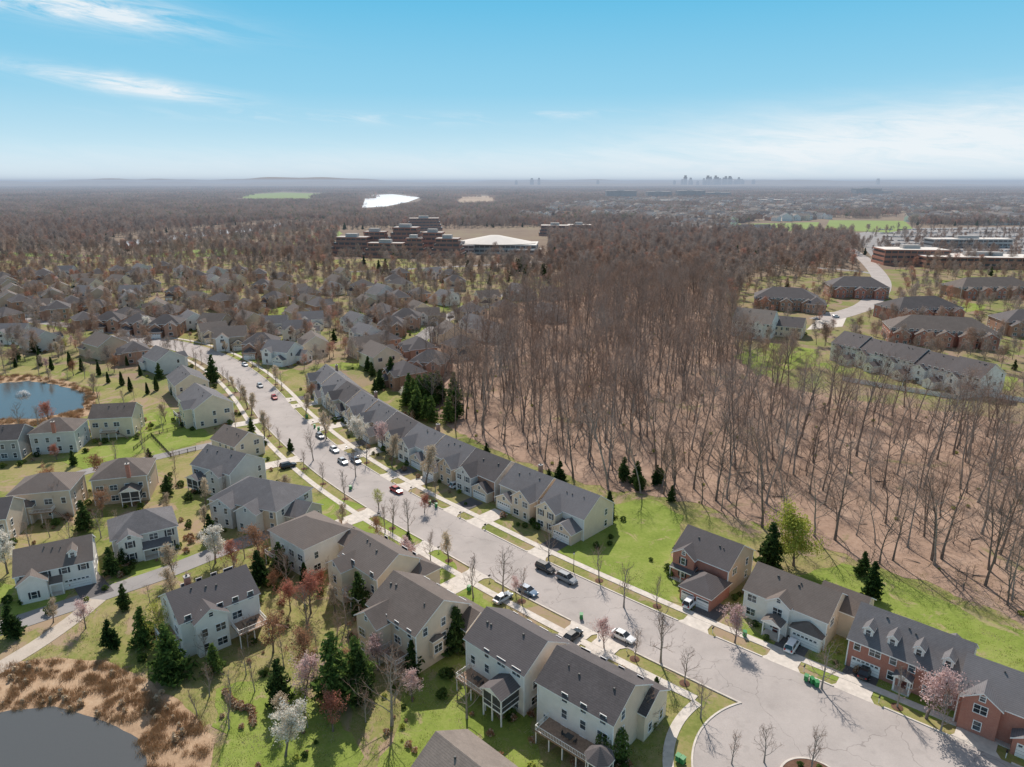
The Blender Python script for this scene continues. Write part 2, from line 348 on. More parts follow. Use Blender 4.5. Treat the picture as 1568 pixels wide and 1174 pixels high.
m=MB(); ringm(m,DC,4.3,4.6,.06,.22,'conc'); m.poly([(DC.x+math.cos(a)*4.3,DC.y+math.sin(a)*4.3,.17) for a in [2*math.pi*i/40 for i in range(40)]],'mulch'); m.build('planted_island')
# driveways
DRV=[] # (side, s, halfwidth)
def driveway(s,side,w,off1,mat,name='driveway'):
    DRV.append((side,s,w/2))
    m=MB()
    x0,y0,a=RC.at(s,side*(HW-.05)); x1,y1,_=RC.at(s,side*off1)
    i=RC.idx(s); t=RC.t[i]; n=RC.nrm(i)*side
    p=Vector((x0,y0,0)); 
    def P(al,o,z): q=p+t*al+n*o; return (q.x,q.y,z)
    m.poly([P(-w/2-.8,0,.08),P(w/2+.8,0,.08),P(w/2,1.2,.10),P(w/2,3.1,.10),P(-w/2,3.1,.10),P(-w/2,1.2,.10)],'conc')
    m.poly([P(-w/2,4.7,.09),P(w/2,4.7,.09),P(w/2,off1-HW,.09),P(-w/2,off1-HW,.09)],mat)
    m.build(name)
S=lambda u,v,z=0: RC.proj(*G(u,v,z))[0]
# ------------------------------------------------------------ houses
HP=[]
def smap(side,plane):
    return {'F':lambda t,o,z:(t,plane-o,z),'B':lambda t,o,z:(t,plane+o,z),'L':lambda t,o,z:(plane-o,t,z),'R':lambda t,o,z:(plane+o,t,z)}[side]
def sbox(mb,side,plane,t0,t1,o0,o1,z0,z1,mat):
    f=smap(side,plane); a=f(t0,o0,z0); b=f(t1,o1,z1)
    mb.box(min(a[0],b[0]),max(a[0],b[0]),min(a[1],b[1]),max(a[1],b[1]),z0,z1,mat)
class House:
    def __init__(s,merged=False,lod=0):
        s.lod=lod; mb=MB() if merged else None
        s.merged=mb
        s.p={k:(mb or MB()) for k in ('walls','roof','windows','trim','doors','deck')}
    def vol(s,x0,x1,y0,y1,z0,zt,axis,rt,pitch,wm,rm,ov=.45):
        W=s.p['walls']; Rf=s.p['roof']
        P=(lambda a,b,z:(a,b,z)) if axis=='x' else (lambda a,b,z:(b,a,z))
        a0,a1,b0,b1=(x0,x1,y0,y1) if axis=='x' else (y0,y1,x0,x1)
        if isinstance(wm,str): wm={k:wm for k in 'FBLR'}
        names=('F','B','L','R') if axis=='x' else ('L','R','F','B')
        hb=(b1-b0)/2; bm=(b0+b1)/2
        if rt=='gable':
            zr=zt+hb*pitch
            W.poly([P(a0,b0,z0),P(a1,b0,z0),P(a1,b0,zt),P(a0,b0,zt)],wm[names[0]]); W.poly([P(a0,b1,z0),P(a1,b1,z0),P(a1,b1,zt),P(a0,b1,zt)],wm[names[1]])
            for a,nm in ((a0,names[2]),(a1,names[3])): W.poly([P(a,b0,z0),P(a,b1,z0),P(a,b1,zt),P(a,bm,zr),P(a,b0,zt)],wm[nm])
            ez=zt-ov*pitch; A0,A1=a0-.35,a1+.35; B0,B1=b0-ov,b1+ov; u,l=.24,.03
            Rf.poly([P(A0,B0,ez+u),P(A1,B0,ez+u),P(A1,bm,zr+u),P(A0,bm,zr+u)],rm); Rf.poly([P(A0,bm,zr+u),P(A1,bm,zr+u),P(A1,B1,ez+u),P(A0,B1,ez+u)],rm)
            Rf.poly([P(A0,B0,ez+l),P(A1,B0,ez+l),P(A1,bm,zr+l),P(A0,bm,zr+l)],'white'); Rf.poly([P(A0,bm,zr+l),P(A1,bm,zr+l),P(A1,B1,ez+l),P(A0,B1,ez+l)],'white')
            for B in (B0,B1): Rf.poly([P(A0,B,ez+l),P(A1,B,ez+l),P(A1,B,ez+u),P(A0,B,ez+u)],'white')
            for A in (A0,A1): Rf.poly([P(A,B0,ez+l),P(A,bm,zr+l),P(A,bm,zr+u),P(A,B0,ez+u)],'white'); Rf.poly([P(A,B1,ez+l),P(A,bm,zr+l),P(A,bm,zr+u),P(A,B1,ez+u)],'white')
            return zr
        W.poly([P(a0,b0,z0),P(a1,b0,z0),P(a1,b0,zt),P(a0,b0,zt)],wm[names[0]]); W.poly([P(a0,b1,z0),P(a1,b1,z0),P(a1,b1,zt),P(a0,b1,zt)],wm[names[1]])
        W.poly([P(a0,b0,z0),P(a0,b1,z0),P(a0,b1,zt),P(a0,b0,zt)],wm[names[2]]); W.poly([P(a1,b0,z0),P(a1,b1,z0),P(a1,b1,zt),P(a1,b0,zt)],wm[names[3]])
        A0,A1,B0,B1=a0-ov,a1+ov,b0-ov,b1+ov; hb=(B1-B0)/2; ru=zt+.18; zr=ru+hb*pitch
        r0=min(A0+hb,(A0+A1)/2); r1=max(A1-hb,(A0+A1)/2)
        if r1-r0<.05: r0-=.03; r1+=.03
        Rf.poly([P(A0,B0,ru),P(A1,B0,ru),P(r1,bm,zr),P(r0,bm,zr)],rm); Rf.poly([P(A0,B1,ru),P(A1,B1,ru),P(r1,bm,zr),P(r0,bm,zr)],rm)
        Rf.poly([P(A0,B0,ru),P(A0,B1,ru),P(r0,bm,zr)],rm); Rf.poly([P(A1,B0,ru),P(A1,B1,ru),P(r1,bm,zr)],rm)
        Rf.poly([P(A0,B0,zt),P(A1,B0,zt),P(A1,B1,zt),P(A0,B1,zt)],'white')
        for q in (((A0,B0),(A1,B0)),((A1,B0),(A1,B1)),((A1,B1),(A0,B1)),((A0,B1),(A0,B0))):
            Rf.poly([P(*q[0],zt),P(*q[1],zt),P(*q[1],ru),P(*q[0],ru)],'white')
        return zr
    def win(s,side,pl,t,z,w=.95,h=1.5,shut=False):
        Wd=s.p['windows']; Tr=s.p['trim']; f=smap(side,pl)
        Wd.poly([f(t-w/2,.035,z-h/2),f(t+w/2,.035,z-h/2),f(t+w/2,.035,z+h/2),f(t-w/2,.035,z+h/2)],'glass')
        k=.11
        if s.lod>1:
            Tr.poly([f(t-w/2-k,.015,z-h/2-k),f(t+w/2+k,.015,z-h/2-k),f(t+w/2+k,.015,z+h/2+k),f(t-w/2-k,.015,z+h/2+k)],'white')
            return
        sbox(Tr,side,pl,t-w/2-k,t-w/2,0,.08,z-h/2,z+h/2,'white'); sbox(Tr,side,pl,t+w/2,t+w/2+k,0,.08,z-h/2,z+h/2,'white')
        sbox(Tr,side,pl,t-w/2-k,t+w/2+k,0,.09,z+h/2,z+h/2+k,'white'); sbox(Tr,side,pl,t-w/2-k,t+w/2+k,0,.12,z-h/2-k,z-h/2,'white')
        sbox(Tr,side,pl,t-w/2,t+w/2,.036,.06,z-.03,z+.03,'white')
        if w>1.4: sbox(Tr,side,pl,t-.04,t+.04,.037,.062,z-h/2,z+h/2,'white')
        if shut:
            for q in (t-w/2-k-.38,t+w/2+k): sbox(Tr,side,pl,q,q+.38,0,.05,z-h/2,z+h/2,'shut')
    def facade(s,side,pl,t0,t1,z0,nst,skip=(),shut=False,rr=R,pw=2.6,ps=.12):
        n=max(1,int((t1-t0-.8)/pw))
        for k in range(nst):
            for i in range(n):
                t=t0+(t1-t0)*(i+.5)/n
                if any(a-.8<t<b+.8 and zz0<z0+2.95*k+1.7<zz1 for a,b,zz0,zz1 in skip): continue
                if rr.random()<ps: continue
                w=.95 if rr.random()<.7 else 1.7
                s.win(side,pl,t,z0+2.95*k+1.65,w,1.5 if w<1.5 else 1.4,shut and w<1.5)
    def garage(s,side,pl,t,w=4.8,z=0):
        D=s.p['doors']; sbox(D,side,pl,t-w/2,t+w/2,0,.06,z+.02,z+2.3,'white')
        T=s.p['trim']
        for k in range(1,4): sbox(T,side,pl,t-w/2+.05,t+w/2-.05,.061,.066,z+.02+k*.56,z+.05+k*.56,'vent')
        for k in range(6): sbox(s.p['windows'],side,pl,t-w/2+.2+k*(w-.3)/6,t-w/2+.2+k*(w-.3)/6+.5,.061,.07,z+1.8,z+2.12,'glass')
    def deck(s,side,pl,t0,t1,pr,z,stairs=True,mat='deckw'):
        D=s.p['deck']; sbox(D,side,pl,t0,t1,.02,pr,z-.2,z,mat); 
        n=max(2,int((t1-t0)/2.4)+1)
        for i in range(n):
            t=t0+.1+(t1-t0-.2)*i/(n-1); sbox(D,side,pl,t-.08,t+.08,pr-.2,pr-.04,0,z-.2,'white')
        def rail(a0,a1,o0,o1):
            for zz in (.12,.95): sbox(D,side,pl,a0,a1,o0,o1,z+zz,z+zz+.06,'white')
            L=max(a1-a0,o1-o0); k=int(L/.28)
            for i in range(k+1):
                if a1-a0>o1-o0: q=a0+(a1-a0)*i/k; sbox(D,side,pl,q-.02,q+.02,o0+.01,o1-.01,z+.18,z+.95,'white')
                else: q=o0+(o1-o0)*i/k; sbox(D,side,pl,a0+.01,a1-.01,q-.02,q+.02,z+.18,z+.95,'white')
        rail(t0,t1,pr-.1,pr-.03); rail(t0,t0+.07,.1,pr-.1); rail(t1-.07,t1,.1,pr-.1)
        if pr>3:
            c=(t0+t1)/2; sbox(D,side,pl,c-.6,c+.6,pr/2-.5,pr/2+.5,z+.7,z+.75,'metal'); sbox(D,side,pl,c-.05,c+.05,pr/2-.05,pr/2+.05,z,z+.7,'metal')
            for q in (-1,1):
                sbox(D,side,pl,c+q*1.05-.22,c+q*1.05+.22,pr/2-.22,pr/2+.22,z+.4,z+.46,'metal'); sbox(D,side,pl,c+q*1.27-.03,c+q*1.27+.03,pr/2-.22,pr/2+.22,z+.46,z+.95,'metal')
                for e in (-.2,.2): sbox(D,side,pl,c+q*1.05+e-.02,c+q*1.05+e+.02,pr/2-.2,pr/2-.16,z,z+.4,'metal'); sbox(D,side,pl,c+q*1.05+e-.02,c+q*1.05+e+.02,pr/2+.16,pr/2+.2,z,z+.4,'metal')
        if stairs and z>.8:
            ns=int(z/.2)
            for i in range(ns): sbox(D,side,pl,t1+.02+i*.27,t1+.3+i*.27,pr-1.2,pr-.1,z-.2*(i+1)-.05,z-.2*(i+1),mat)
    def sroom(s,side,pl,t0,t1,pr,z,rm,h=2.5):
        D=s.p['deck']; sbox(D,side,pl,t0,t1,.03,pr,z-.25,z,'white'); f=smap(side,pl)
        for t in (t0+.1,(t0+t1)/2,t1-.1):
            sbox(D,side,pl,t-.1,t+.1,pr-.22,pr-.02,0,z+h,'white')
        for t in (t0,t1-.12): sbox(D,side,pl,t,t+.12,.03,pr-.22,z+h-.25,z+h,'white'); sbox(D,side,pl,t,t+.12,.03,pr-.22,z+.8,z+.9,'white'); sbox(D,side,pl,t+.04,t+.08,.03,pr-.22,z,z+h-.25,'screen')
        sbox(D,side,pl,t0+.2,t1-.2,pr-.1,pr-.06,z,z+h,'screen'); sbox(D,side,pl,t0+.2,t1-.2,pr-.14,pr-.02,z+.8,z+.9,'white')
        a=f(t0,-.3,0); b=f(t1,pr,0)
        s.vol(min(a[0],b[0]),max(a[0],b[0]),min(a[1],b[1]),max(a[1],b[1]),z+h,z+h+.1,'y' if side in 'FB' else 'x','gable',.5,'white',rm,.3)
    def chim(s,x,y,z0,z1,mat='brick',w=.9):
        s.p['walls'].box(x-w/2,x+w/2,y-w/2,y+w/2,z0,z1,mat); s.p['trim'].box(x-w/2-.08,x+w/2+.08,y-w/2-.08,y+w/2+.08,z1,z1+.15,'offc'); s.p['trim'].box(x-.15,x+.15,y-.15,y+.15,z1+.15,z1+.5,'vent')
    def portico(s,side,pl,t,w,pr,h,rm):
        T=s.p['trim']; f=smap(side,pl)
        sbox(T,side,pl,t-w/2,t+w/2,.02,pr,0,.25,'conc')
        for q in (t-w/2+.15,t+w/2-.15):
            c=f(q,pr-.2,0); T.tube([Vector((c[0],c[1],.25)),Vector((c[0],c[1],h))],[.15,.12],8,'white')
        a=f(t-w/2,-.2,0); b=f(t+w/2,pr,0)
        s.vol(min(a[0],b[0]),max(a[0],b[0]),min(a[1],b[1]),max(a[1],b[1]),h,h+.3,'y' if side in 'FB' else 'x','gable',.5,'white',rm,.2)
        s.doorat(side,pl,t)
    def doorat(s,side,pl,t,z=.25):
        sbox(s.p['trim'],side,pl,t-.75,t+.75,0,.05,z,z+2.4,'white'); sbox(s.p['doors'],side,pl,t-.5,t+.5,.051,.09,z,z+2.15,'door')
    def vents(s,L,D,zt,pitch,rr):
        for k in range(3):
            x=rr.uniform(-L/2+1.5,L/2-1.5); y=-rr.uniform(.8,2.2); z=zt+(D/2+y)*pitch; q=rr.uniform(.08,.16)
            s.p['trim'].box(x-q,x+q,y-q,y+q,z+.05,z+.55,'vent')
    def emit(s,name,x,y,rz):
        e=bpy.data.objects.new(name,None); e.location=(x,y,0); e.rotation_euler=(0,0,rz); COL.objects.link(e)
        for k,mb in s.p.items():
            if mb.f: mb.build(k,e)
        HP.append((x,y)); return e
def std(L,D,h=5.8,base=0,pitch=.62,rt='gable',wall='cream',front=None,rm='rdark',feats=(),lod=0,merged=False,seed=0,shut=False,axis='x',auto='FBLR'):
    rr=random.Random(seed); s=House(merged,lod)
    zt=base+h; wm={k:wall for k in 'FBLR'}
    if front: wm['F']=front
    s.vol(-L/2,L/2,-D/2,D/2,0,zt,axis,rt,pitch,wm,rm)
    nst=max(1,int(round(zt/2.95))); skips={'F':[],'B':[],'L':[],'R':[]}
    for ft in feats:
        k=ft[0]
        if k=='xg':
            _,sd,t,w,pr,z2,wmat=ft; y0,y1=(-D/2-pr,-.3) if sd=='F' else (.3,D/2+pr)
            s.vol(t-w/2,t+w/2,y0,y1,0,z2,'y','gable',min(pitch*1.1,(zt+D/2*pitch-z2-.35)/(w/2)),wmat or wall,rm,.35)
            skips[sd].append((t-w/2,t+w/2,0,z2)); pl=-(D/2+pr) if sd=='F' else D/2+pr
            s.facade(sd,pl,t-w/2,t+w/2,0,max(1,int(z2/2.8)),(),shut,rr,2.4,0)
            if z2>5: s.win(sd,pl,t,z2+.75,.7,.8)
        elif k=='gar':
            _,sd,t,w,pr,r2,nd,wmat=ft; y0,y1=(-D/2-pr,-D/2+.5) if sd=='F' else (D/2-.5,D/2+pr)
            s.vol(t-w/2,t+w/2,y0,y1,0,2.9,'y',r2,.6,wmat or wall,rm,.35); skips[sd].append((t-w/2,t+w/2,0,5.2))
            pl=-(D/2+pr) if sd=='F' else D/2+pr
            if nd==1: s.garage(sd,pl,t,4.8)
            else:
                s.garage(sd,pl,t-w/4,w/2-.7); s.garage(sd,pl,t+w/4,w/2-.7)
            if r2=='gable': s.win(sd,pl,t,3.5,.8,.8)
        elif k=='vol':
            _,x0,x1,y0,y1,z2,ax,r2,wmat=ft; s.vol(x0,x1,y0,y1,0,z2,ax,r2,.6,wmat or wall,rm,.35)
            n2=max(1,int(z2/2.8))
            if y0<-D/2-.3: s.facade('F',y0,x0,x1,0,n2,(),shut,rr); skips['F'].append((x0,x1,0,z2))
            if x1>L/2+.3: s.facade('R',x1,y0,y1,0,n2,(),False,rr); skips['R'].append((y0,y1,0,z2))
            if x0<-L/2-.3: s.facade('L',x0,y0,y1,0,n2,(),False,rr); skips['L'].append((y0,y1,0,z2))
        elif k=='dorm':
            for t in ft[1]:
                y=-D/2+1.2; z=zt+1.2*pitch; s.vol(t-.75,t+.75,y,-.4,z-.6,z+1.4,'y','gable',.8,wall if len(ft)<3 else ft[2],rm,.2); s.win('F',y,t,z+.7,.75,1.1)
        elif k=='chim': s.chim(ft[1],ft[2],0 if abs(ft[1])>L/2-.2 else zt,zt+D/2*pitch+.8,ft[3])
        elif k=='deck': s.deck(*ft[1:])
        elif k=='sroom': s.sroom(*ft[1:],rm)
        elif k=='port': s.portico(*ft[1:],rm)
        elif k=='gd': s.garage(*ft[1:]); skips[ft[1]].append((ft[3]-2.4,ft[3]+2.4,0,2.8))
        elif k=='door': s.doorat(*ft[1:])
        elif k=='bay':
            _,sd,pl,t,w,z0_,z1_=ft; f=smap(sd,pl); a=f(t-w/2,-.1,0); b=f(t+w/2,.8,0)
            s.vol(min(a[0],b[0]),max(a[0],b[0]),min(a[1],b[1]),max(a[1],b[1]),z0_,z1_,'x','hip',.5,wall,rm,.15); s.win(sd,pl+(.8 if sd in 'BR' else -.8),t,(z0_+z1_)/2,w*.7,1.5); skips[sd].append((t-w/2,t+w/2,z0_,z1_))
        elif k=='gaz': # octagonal gazebo porch
            _,gx,gy,r,z=ft; D_=s.p['deck']; c8=[(gx+r*math.cos(math.pi/8+i*math.pi/4),gy+r*math.sin(math.pi/8+i*math.pi/4)) for i in range(8)]
            D_.poly([(a,b,z) for a,b in c8],'deckw')
            for i,(a,b) in enumerate(c8):
                a2,b2=c8[(i+1)%8]; D_.poly([(a,b,z-.3),(a2,b2,z-.3),(a2,b2,z),(a,b,z)],'white'); D_.tube([Vector((a,b,0)),Vector((a,b,z+2.4))],[.1,.1],5,'white')
                D_.poly([(a,b,z+.85),(a2,b2,z+.85),(a2,b2,z+.95),(a,b,z+.95)],'white'); D_.poly([(a*.99+gx*.01,b*.99+gy*.01,z),(a2*.99+gx*.01,b2*.99+gy*.01,z),(a2*.99+gx*.01,b2*.99+gy*.01,z+2.3),(a*.99+gx*.01,b*.99+gy*.01,z+2.3)],'screen')
                o=1.15; D_.poly([(gx+(a-gx)*o,gy+(b-gy)*o,z+2.3),(gx+(a2-gx)*o,gy+(b2-gy)*o,z+2.3),(gx,gy,z+3.9)],rm); D_.poly([(gx+(a-gx)*o,gy+(b-gy)*o,z+2.12),(gx+(a2-gx)*o,gy+(b2-gy)*o,z+2.12),(gx+(a2-gx)*o,gy+(b2-gy)*o,z+2.3),(gx+(a-gx)*o,gy+(b-gy)*o,z+2.3)],'white')
        elif k=='proof':
            _,t0,t1,pr,z=ft; y=-D/2
            s.p['roof'].poly([(t0,y-.01,z+1),(t1,y-.01,z+1),(t1,y-pr,z),(t0,y-pr,z)],rm); s.p['roof'].poly([(t0,y-.01,z+.85),(t1,y-.01,z+.85),(t1,y-pr,z-.15),(t0,y-pr,z-.15)],'white')
            s.p['trim'].box(t0,t1,y-pr-.05,y-pr,z-.22,z+.03,'white'); s.p['trim'].box(t0,t1,y-pr,y-.02,0,.2,'conc')
            n=max(2,int((t1-t0)/2.2)+1)
            for i in range(n):
                t=t0+.15+(t1-t0-.3)*i/(n-1); s.p['trim'].tube([Vector((t,y-pr+.12,.2)),Vector((t,y-pr+.12,z-.15))],[.12,.1],6,'white')
    if 'F' in auto: s.facade('F',-D/2,-L/2,L/2,0,nst,skips['F'],shut,rr)
    if 'B' in auto and lod<1: s.facade('B',D/2,-L/2,L/2,0,nst,skips['B'],shut,rr)
    if 'L' in auto: s.facade('L',-L/2,-D/2,D/2,0,nst,skips['L'],False,rr,3.6,.3)
    if 'R' in auto: s.facade('R',L/2,-D/2,D/2,0,nst,skips['R'],False,rr,3.6,.3)
    if lod<2 and rt=='gable' and axis=='x': s.vents(L,D,zt,pitch,rr)
    if lod<2:
        for cx in (-L/2,L/2):
            for cy in (-D/2,D/2): s.p['trim'].box(cx-.09,cx+.09,cy-.09,cy+.09,.0,zt-.05,'white')
    return s
def put(name,u,v,z,rot,**kw):
    x,y=G(u,v,z); std(**kw).emit(name,x,y,math.radians(rot)); return x,y
# --- row A (far side of the street)
sA=S(858,760,9)+1
walls=['cream','beige','lgray','tan','wsid','cream','beige','tan','cream','lgray','beige','cream']; 
for k in range(11):
    s_=sA-15.2*k; x,y,a=RC.at(s_,25.5)
    t=[-3.1,3.3][k%2]
    feats=[('xg','F',t,6.2,2.6,5.6,None),('gar','F',-t*.95,6,2.2 if k%3 else 3.8,'gable',1,'cream' if k%2 else 'beige')]
    if k%3==1: feats.append(('chim',0,2.5,'brick2'))
    if k%2==0: feats.append(('proof',-1.2,1.6,1.8,2.9))
    std(13.2,11.5,5.9,0,.68,'gable',walls[k],['wsid','beige','brick2','cream','wsid'][k%5],['rgray','rgray','rdark'][k%3],feats,seed=k,shut=k%2==0,lod=0 if k<5 else 1).emit('suburban_house' if k%5!=2 else 'brick_house',x,y,a)
    driveway(s_+ (-t*.95),1,5,16.8,'conc' if k%2 else 'drive')
# --- row B
put('brick_house',1095,822,9,-44,L=12.5,D=11,h=6,pitch=.62,wall='tan',front='brick',rm='rdark',shut=True,seed=31,feats=[('gar','F',3.2,6.8,7.5,'hip',2,'brick'),('xg','F',-3.4,5,1.2,5.8,'brick'),('proof',-6,-.5,2.2,2.9)])
put('suburban_house',1222,886,9,-43,L=15.5,D=11,h=6,pitch=.6,wall='beige',front='wsid',rm='rbrown',shut=True,seed=32,feats=[('xg','F',-.8,4.2,1.0,6.2,'wsid'),('gar','F',4.8,5.4,1.4,'hip',1,'wsid'),('port','F',-6.5,-.8,3.4,2.4,2.9),('vol',3.5,11.5,1,9,5.2,'x','gable','beige')])
put('brick_house',1402,958,9,-42,L=17,D=11.5,h=5.6,pitch=.7,wall='wsid',front='brick',rm='rgray',shut=False,seed=33,feats=[('dorm',[-6,-2.2,1.8,6],'wsid'),('gd','F',-5.75,-5.4,4.6),('port','F',-5.75,.6,2.6,1.6,2.7),('vol',-5,2,4,11,3,'y','hip','wsid'),('vol',2.5,7.5,4,9,3.2,'y','gable','wsid')])
put('brick_house',1572,1035,9,-40,L=15,D=11,h=5.8,pitch=.62,wall='wsid',front='brick',rm='rgray',seed=34,feats=[('xg','F',-4.5,5,1,5.8,'brick'),('gar','F',3,6,2,'gable',1,'brick')])
put('brick_house',1720,1120,9,-40,L=15,D=11,h=5.8,pitch=.62,wall='wsid',front='brick',rm='rgray',seed=35)
for (u,v,w,mt) in [(1075,945,5,'drive'),(1200,1005,5.4,'drive'),(1310,1050,5.4,'drive'),(1500,1125,5.4,'drive')]:
    driveway(S(u,v),1,w,17.5,mt)
# --- row C (near side)
put('suburban_house',790,960,10.6,-43,L=13.2,D=10.5,h=5.8,base=2.2,pitch=.6,wall='wsid',rm='rdark',seed=41,feats=[('sroom','F',-5.25,1.5,5.6,4.2,2.6),('deck','F',-5.25,-5.6,1.3,3.4,2.6),('vol',2,8.6,2,8.5,5.4,'x','gable','beige'),('gar','B',-3,6,3,'gable',1,'wsid')],shut=False)
put('suburban_house',910,1025,10.2,-40,L=13.6,D=10.5,h=5.8,base=2.0,pitch=.6,wall='beige',rm='rdark',front='wsid',seed=42,feats=[('deck','F',-5.25,-4.5,5.5,3.6,2.4),('gaz',6.8,-8.6,1.9,2.4),('vol',1,8,2,9,5,'x','gable','cream'),('gar','B',-3,6,3,'gable',1,'wsid')])
put('suburban_house',640,905,10.6,-43,L=13.5,D=12.5,h=5.8,base=2.2,pitch=.6,wall='beige',rm='rbrown',seed=43,feats=[('xg','F',-3.2,6,3,7.4,'beige'),('bay','R',6.75,-2,2.4,2,5.2),('vol',2,9.4,3,9.5,5.4,'x','gable','beige'),('deck','F',-6.25,0,5,3.2,2.7)])
put('suburban_house',580,836,10,-44,L=13,D=10.5,h=5.8,base=1.8,pitch=.6,wall='cream',rm='rbrown',seed=44,feats=[('xg','F',-3.6,5,3.2,7.2,None),('deck','F',-5.25,-.8,5,3.6,2.6),('vol',2,9,3,8.5,5,'x','hip','beige')])
put('suburban_house',472,796,9.6,-40,L=13,D=11.5,h=5.8,base=1.4,pitch=.5,rt='hip',wall='wsid',rm='rbrown',seed=45,feats=[('deck','F',-5.75,-5.8,-2,2.2,2.6),('vol',1,9.5,3,9.5,5,'x','hip','cream')])
put('suburban_house',724,1168,9,-43,L=14,D=11,h=5.8,pitch=.62,wall='beige',rm='rtan',seed=46)
put('suburban_house',398,738,9,-20,L=20,D=14,h=5.8,pitch=.55,rt='hip',wall='lgray',front='tan',rm='rgray',seed=47,feats=[('xg','F',-5,6.5,2,5.6,None),('xg','F',3,6,2.4,5.4,None),('vol',8,15,-4,4,3.4,'x','gable','gray')])
put('suburban_house',348,694,9,-28,L=15,D=12,h=5.8,base=.8,pitch=.6,wall='lgray',rm='rgray',seed=48,feats=[('xg','F',3,5,2,6,None),('sroom','F',-6,-6.5,-2,3,1.2)])
put('suburban_house',362,658,8,-35,L=12,D=10,h=5.4,pitch=.6,wall='cream',rm='rbrown',seed=49)
put('suburban_house',312,600,10,-50,L=19,D=13,h=5.8,base=1.4,pitch=.6,wall='cream',front='wsid',rm='rgray',seed=50,feats=[('xg','F',3.8,6,2.4,7,None),('deck','F',-6.5,-6,0,3,2.6),('vol',-13,-7,-4,4,5,'x','gable','brick2')])
put('suburban_house',285,566,10,-55,L=17,D=12,h=6.4,pitch=.6,wall='cream',rm='rgray',seed=51)
# --- left cluster D
put('suburban_house',318,890,10.2,42,L=14,D=11,h=5.8,base=1.6,pitch=.6,wall='wsid',rm='rdark',seed=60,feats=[('xg','F',-2.2,5.6,1.6,7,'wsid'),('deck','F',-5.5,1.4,6.8,4.2,3.0),('deck','L',-7,-3.6,2.4,2.6,3.0),('chim',-3,2,'brick')])
put('suburban_house',82,832,8.6,28,L=13.5,D=10.5,h=5.6,pitch=.62,wall='wsid',front='wsid',rm='rbrown',seed=61,shut=True,feats=[('xg','F',-3.8,4.8,2.2,4.4,'wsid'),('gd','F',-5.25,3.6,4.8),('proof',-1.2,1.2,1.6,2.8),('dorm',[3.4])])
put('suburban_house',215,782,9,32,L=13,D=11,h=5.8,pitch=.55,rt='hip',wall='lgray',rm='rgray',seed=62,shut=True,feats=[('xg','F',-3.2,4.6,1.6,5.6,'wsid'),('proof',-1,5,2.2,2.8)])
put('suburban_house',70,728,9.5,14,L=13.5,D=11,h=5.8,base=1.4,pitch=.5,rt='hip',wall='beige',rm='rbrown',seed=63,feats=[('deck','F',-5.5,-2,3,2.6,2.8),('vol',-6,-1.5,-7.6,-3,4.4,'x','hip','beige')])
put('suburban_house',188,706,9.6,16,L=13,D=11.5,h=5.8,base=1.4,pitch=.52,rt='hip',wall='tan',rm='rbrown',seed=64,feats=[('sroom','F',-5.75,.5,5,3,1.6),('chim',2.5,-6.1,'brick')])
put('suburban_house',88,643,9.2,12,L=12.5,D=11,h=5.8,base=1.2,pitch=.5,rt='hip',wall='lgray',rm='rbrown',seed=65,feats=[('chim',1,-5.9,'brick')])
put('suburban_house',176,622,9.2,10,L=13,D=10.5,h=5.8,base=1.2,pitch=.6,wall='cream',rm='rbrown',seed=66,feats=[('deck','F',-5.25,-3,2,2.6,2.6)])
put('suburban_house',4,655,9,10,L=12,D=10,h=5.8,base=1,pitch=.6,wall='gray',rm='rdark',seed=67)
put('suburban_house',-25,770,9,14,L=12,D=10,h=5.8,base=1,pitch=.6,wall='beige',rm='rdark',seed=68)
# --- mid distance prototypes (single-mesh houses)
protos=[]
specs=[('cream','rbrown','gable'),('wsid','rgray','gable'),('beige','rdark','hip'),('tan','rbrown','gable'),('brick2','rdark','hip'),('lgray','rgray','gable')]
for i,(w,r,rt) in enumerate(specs):
    h=std(14,11.5,6.0,0,.62,rt,w,None,r,[('xg','F',-3,5.4,1.6,5.6,'wsid' if i%2 else w),('gar','F',3.4,5.6,2.4,'gable',1,w),('vol',5,11,0,6.5,3.4,'x','gable',w)] if i%2 else [('xg','F',3.4,5.4,2.2,5.6,w),('xg','F',-3.6,4.6,1.2,5.0,w),('gar','F',-3.4,5.6,3.4,'hip',1,w)],lod=2,merged=True,seed=100+i,shut=False)
    protos.append(h.merged.mesh('suburban_house_mesh'))
mid=[(22,500),(62,510),(108,510),(160,520),(205,527),(250,540),(8,476),(45,472),(88,467),(128,481),(168,483),(212,487),(255,490),(290,492),(325,497),(352,508),(400,518),(432,528),
(20,440),(52,432),(92,434),(130,440),(30,455),(70,452),(110,458),(150,462),(180,410),(215,406),(250,403),(282,410),(303,418),(326,423),(347,430),(376,430),(402,430),(430,435),(455,438),(510,434),(556,434),(612,430),
(610,450),(640,464),(600,490),(560,500),(520,503),(580,535),(622,480),(655,474),(683,448),(690,500),(705,520),(640,525),(660,545),(795,440),(490,462),(150,415),(125,422),(10,425),(65,418),(100,410),(40,412),(770,462),(845,440),(530,540),(620,560),(560,520),(455,470),(200,450),(240,462),(300,450),(340,455),(195,475),(560,455),(840,470),(455,495),(380,480),(270,440),(585,470),(675,470),(5,455),(720,470),(480,515),(590,510)]
for i in range(160): mid.append((R.uniform(-10,760),R.uniform(408,500)))
L4=Curve([G(*p) for p in [(620,540),(660,505),(700,478),(740,458),(800,446)]],4); L7=Curve([G(*p) for p in [(-100,470),(60,492),(200,512),(230,523)]],4)
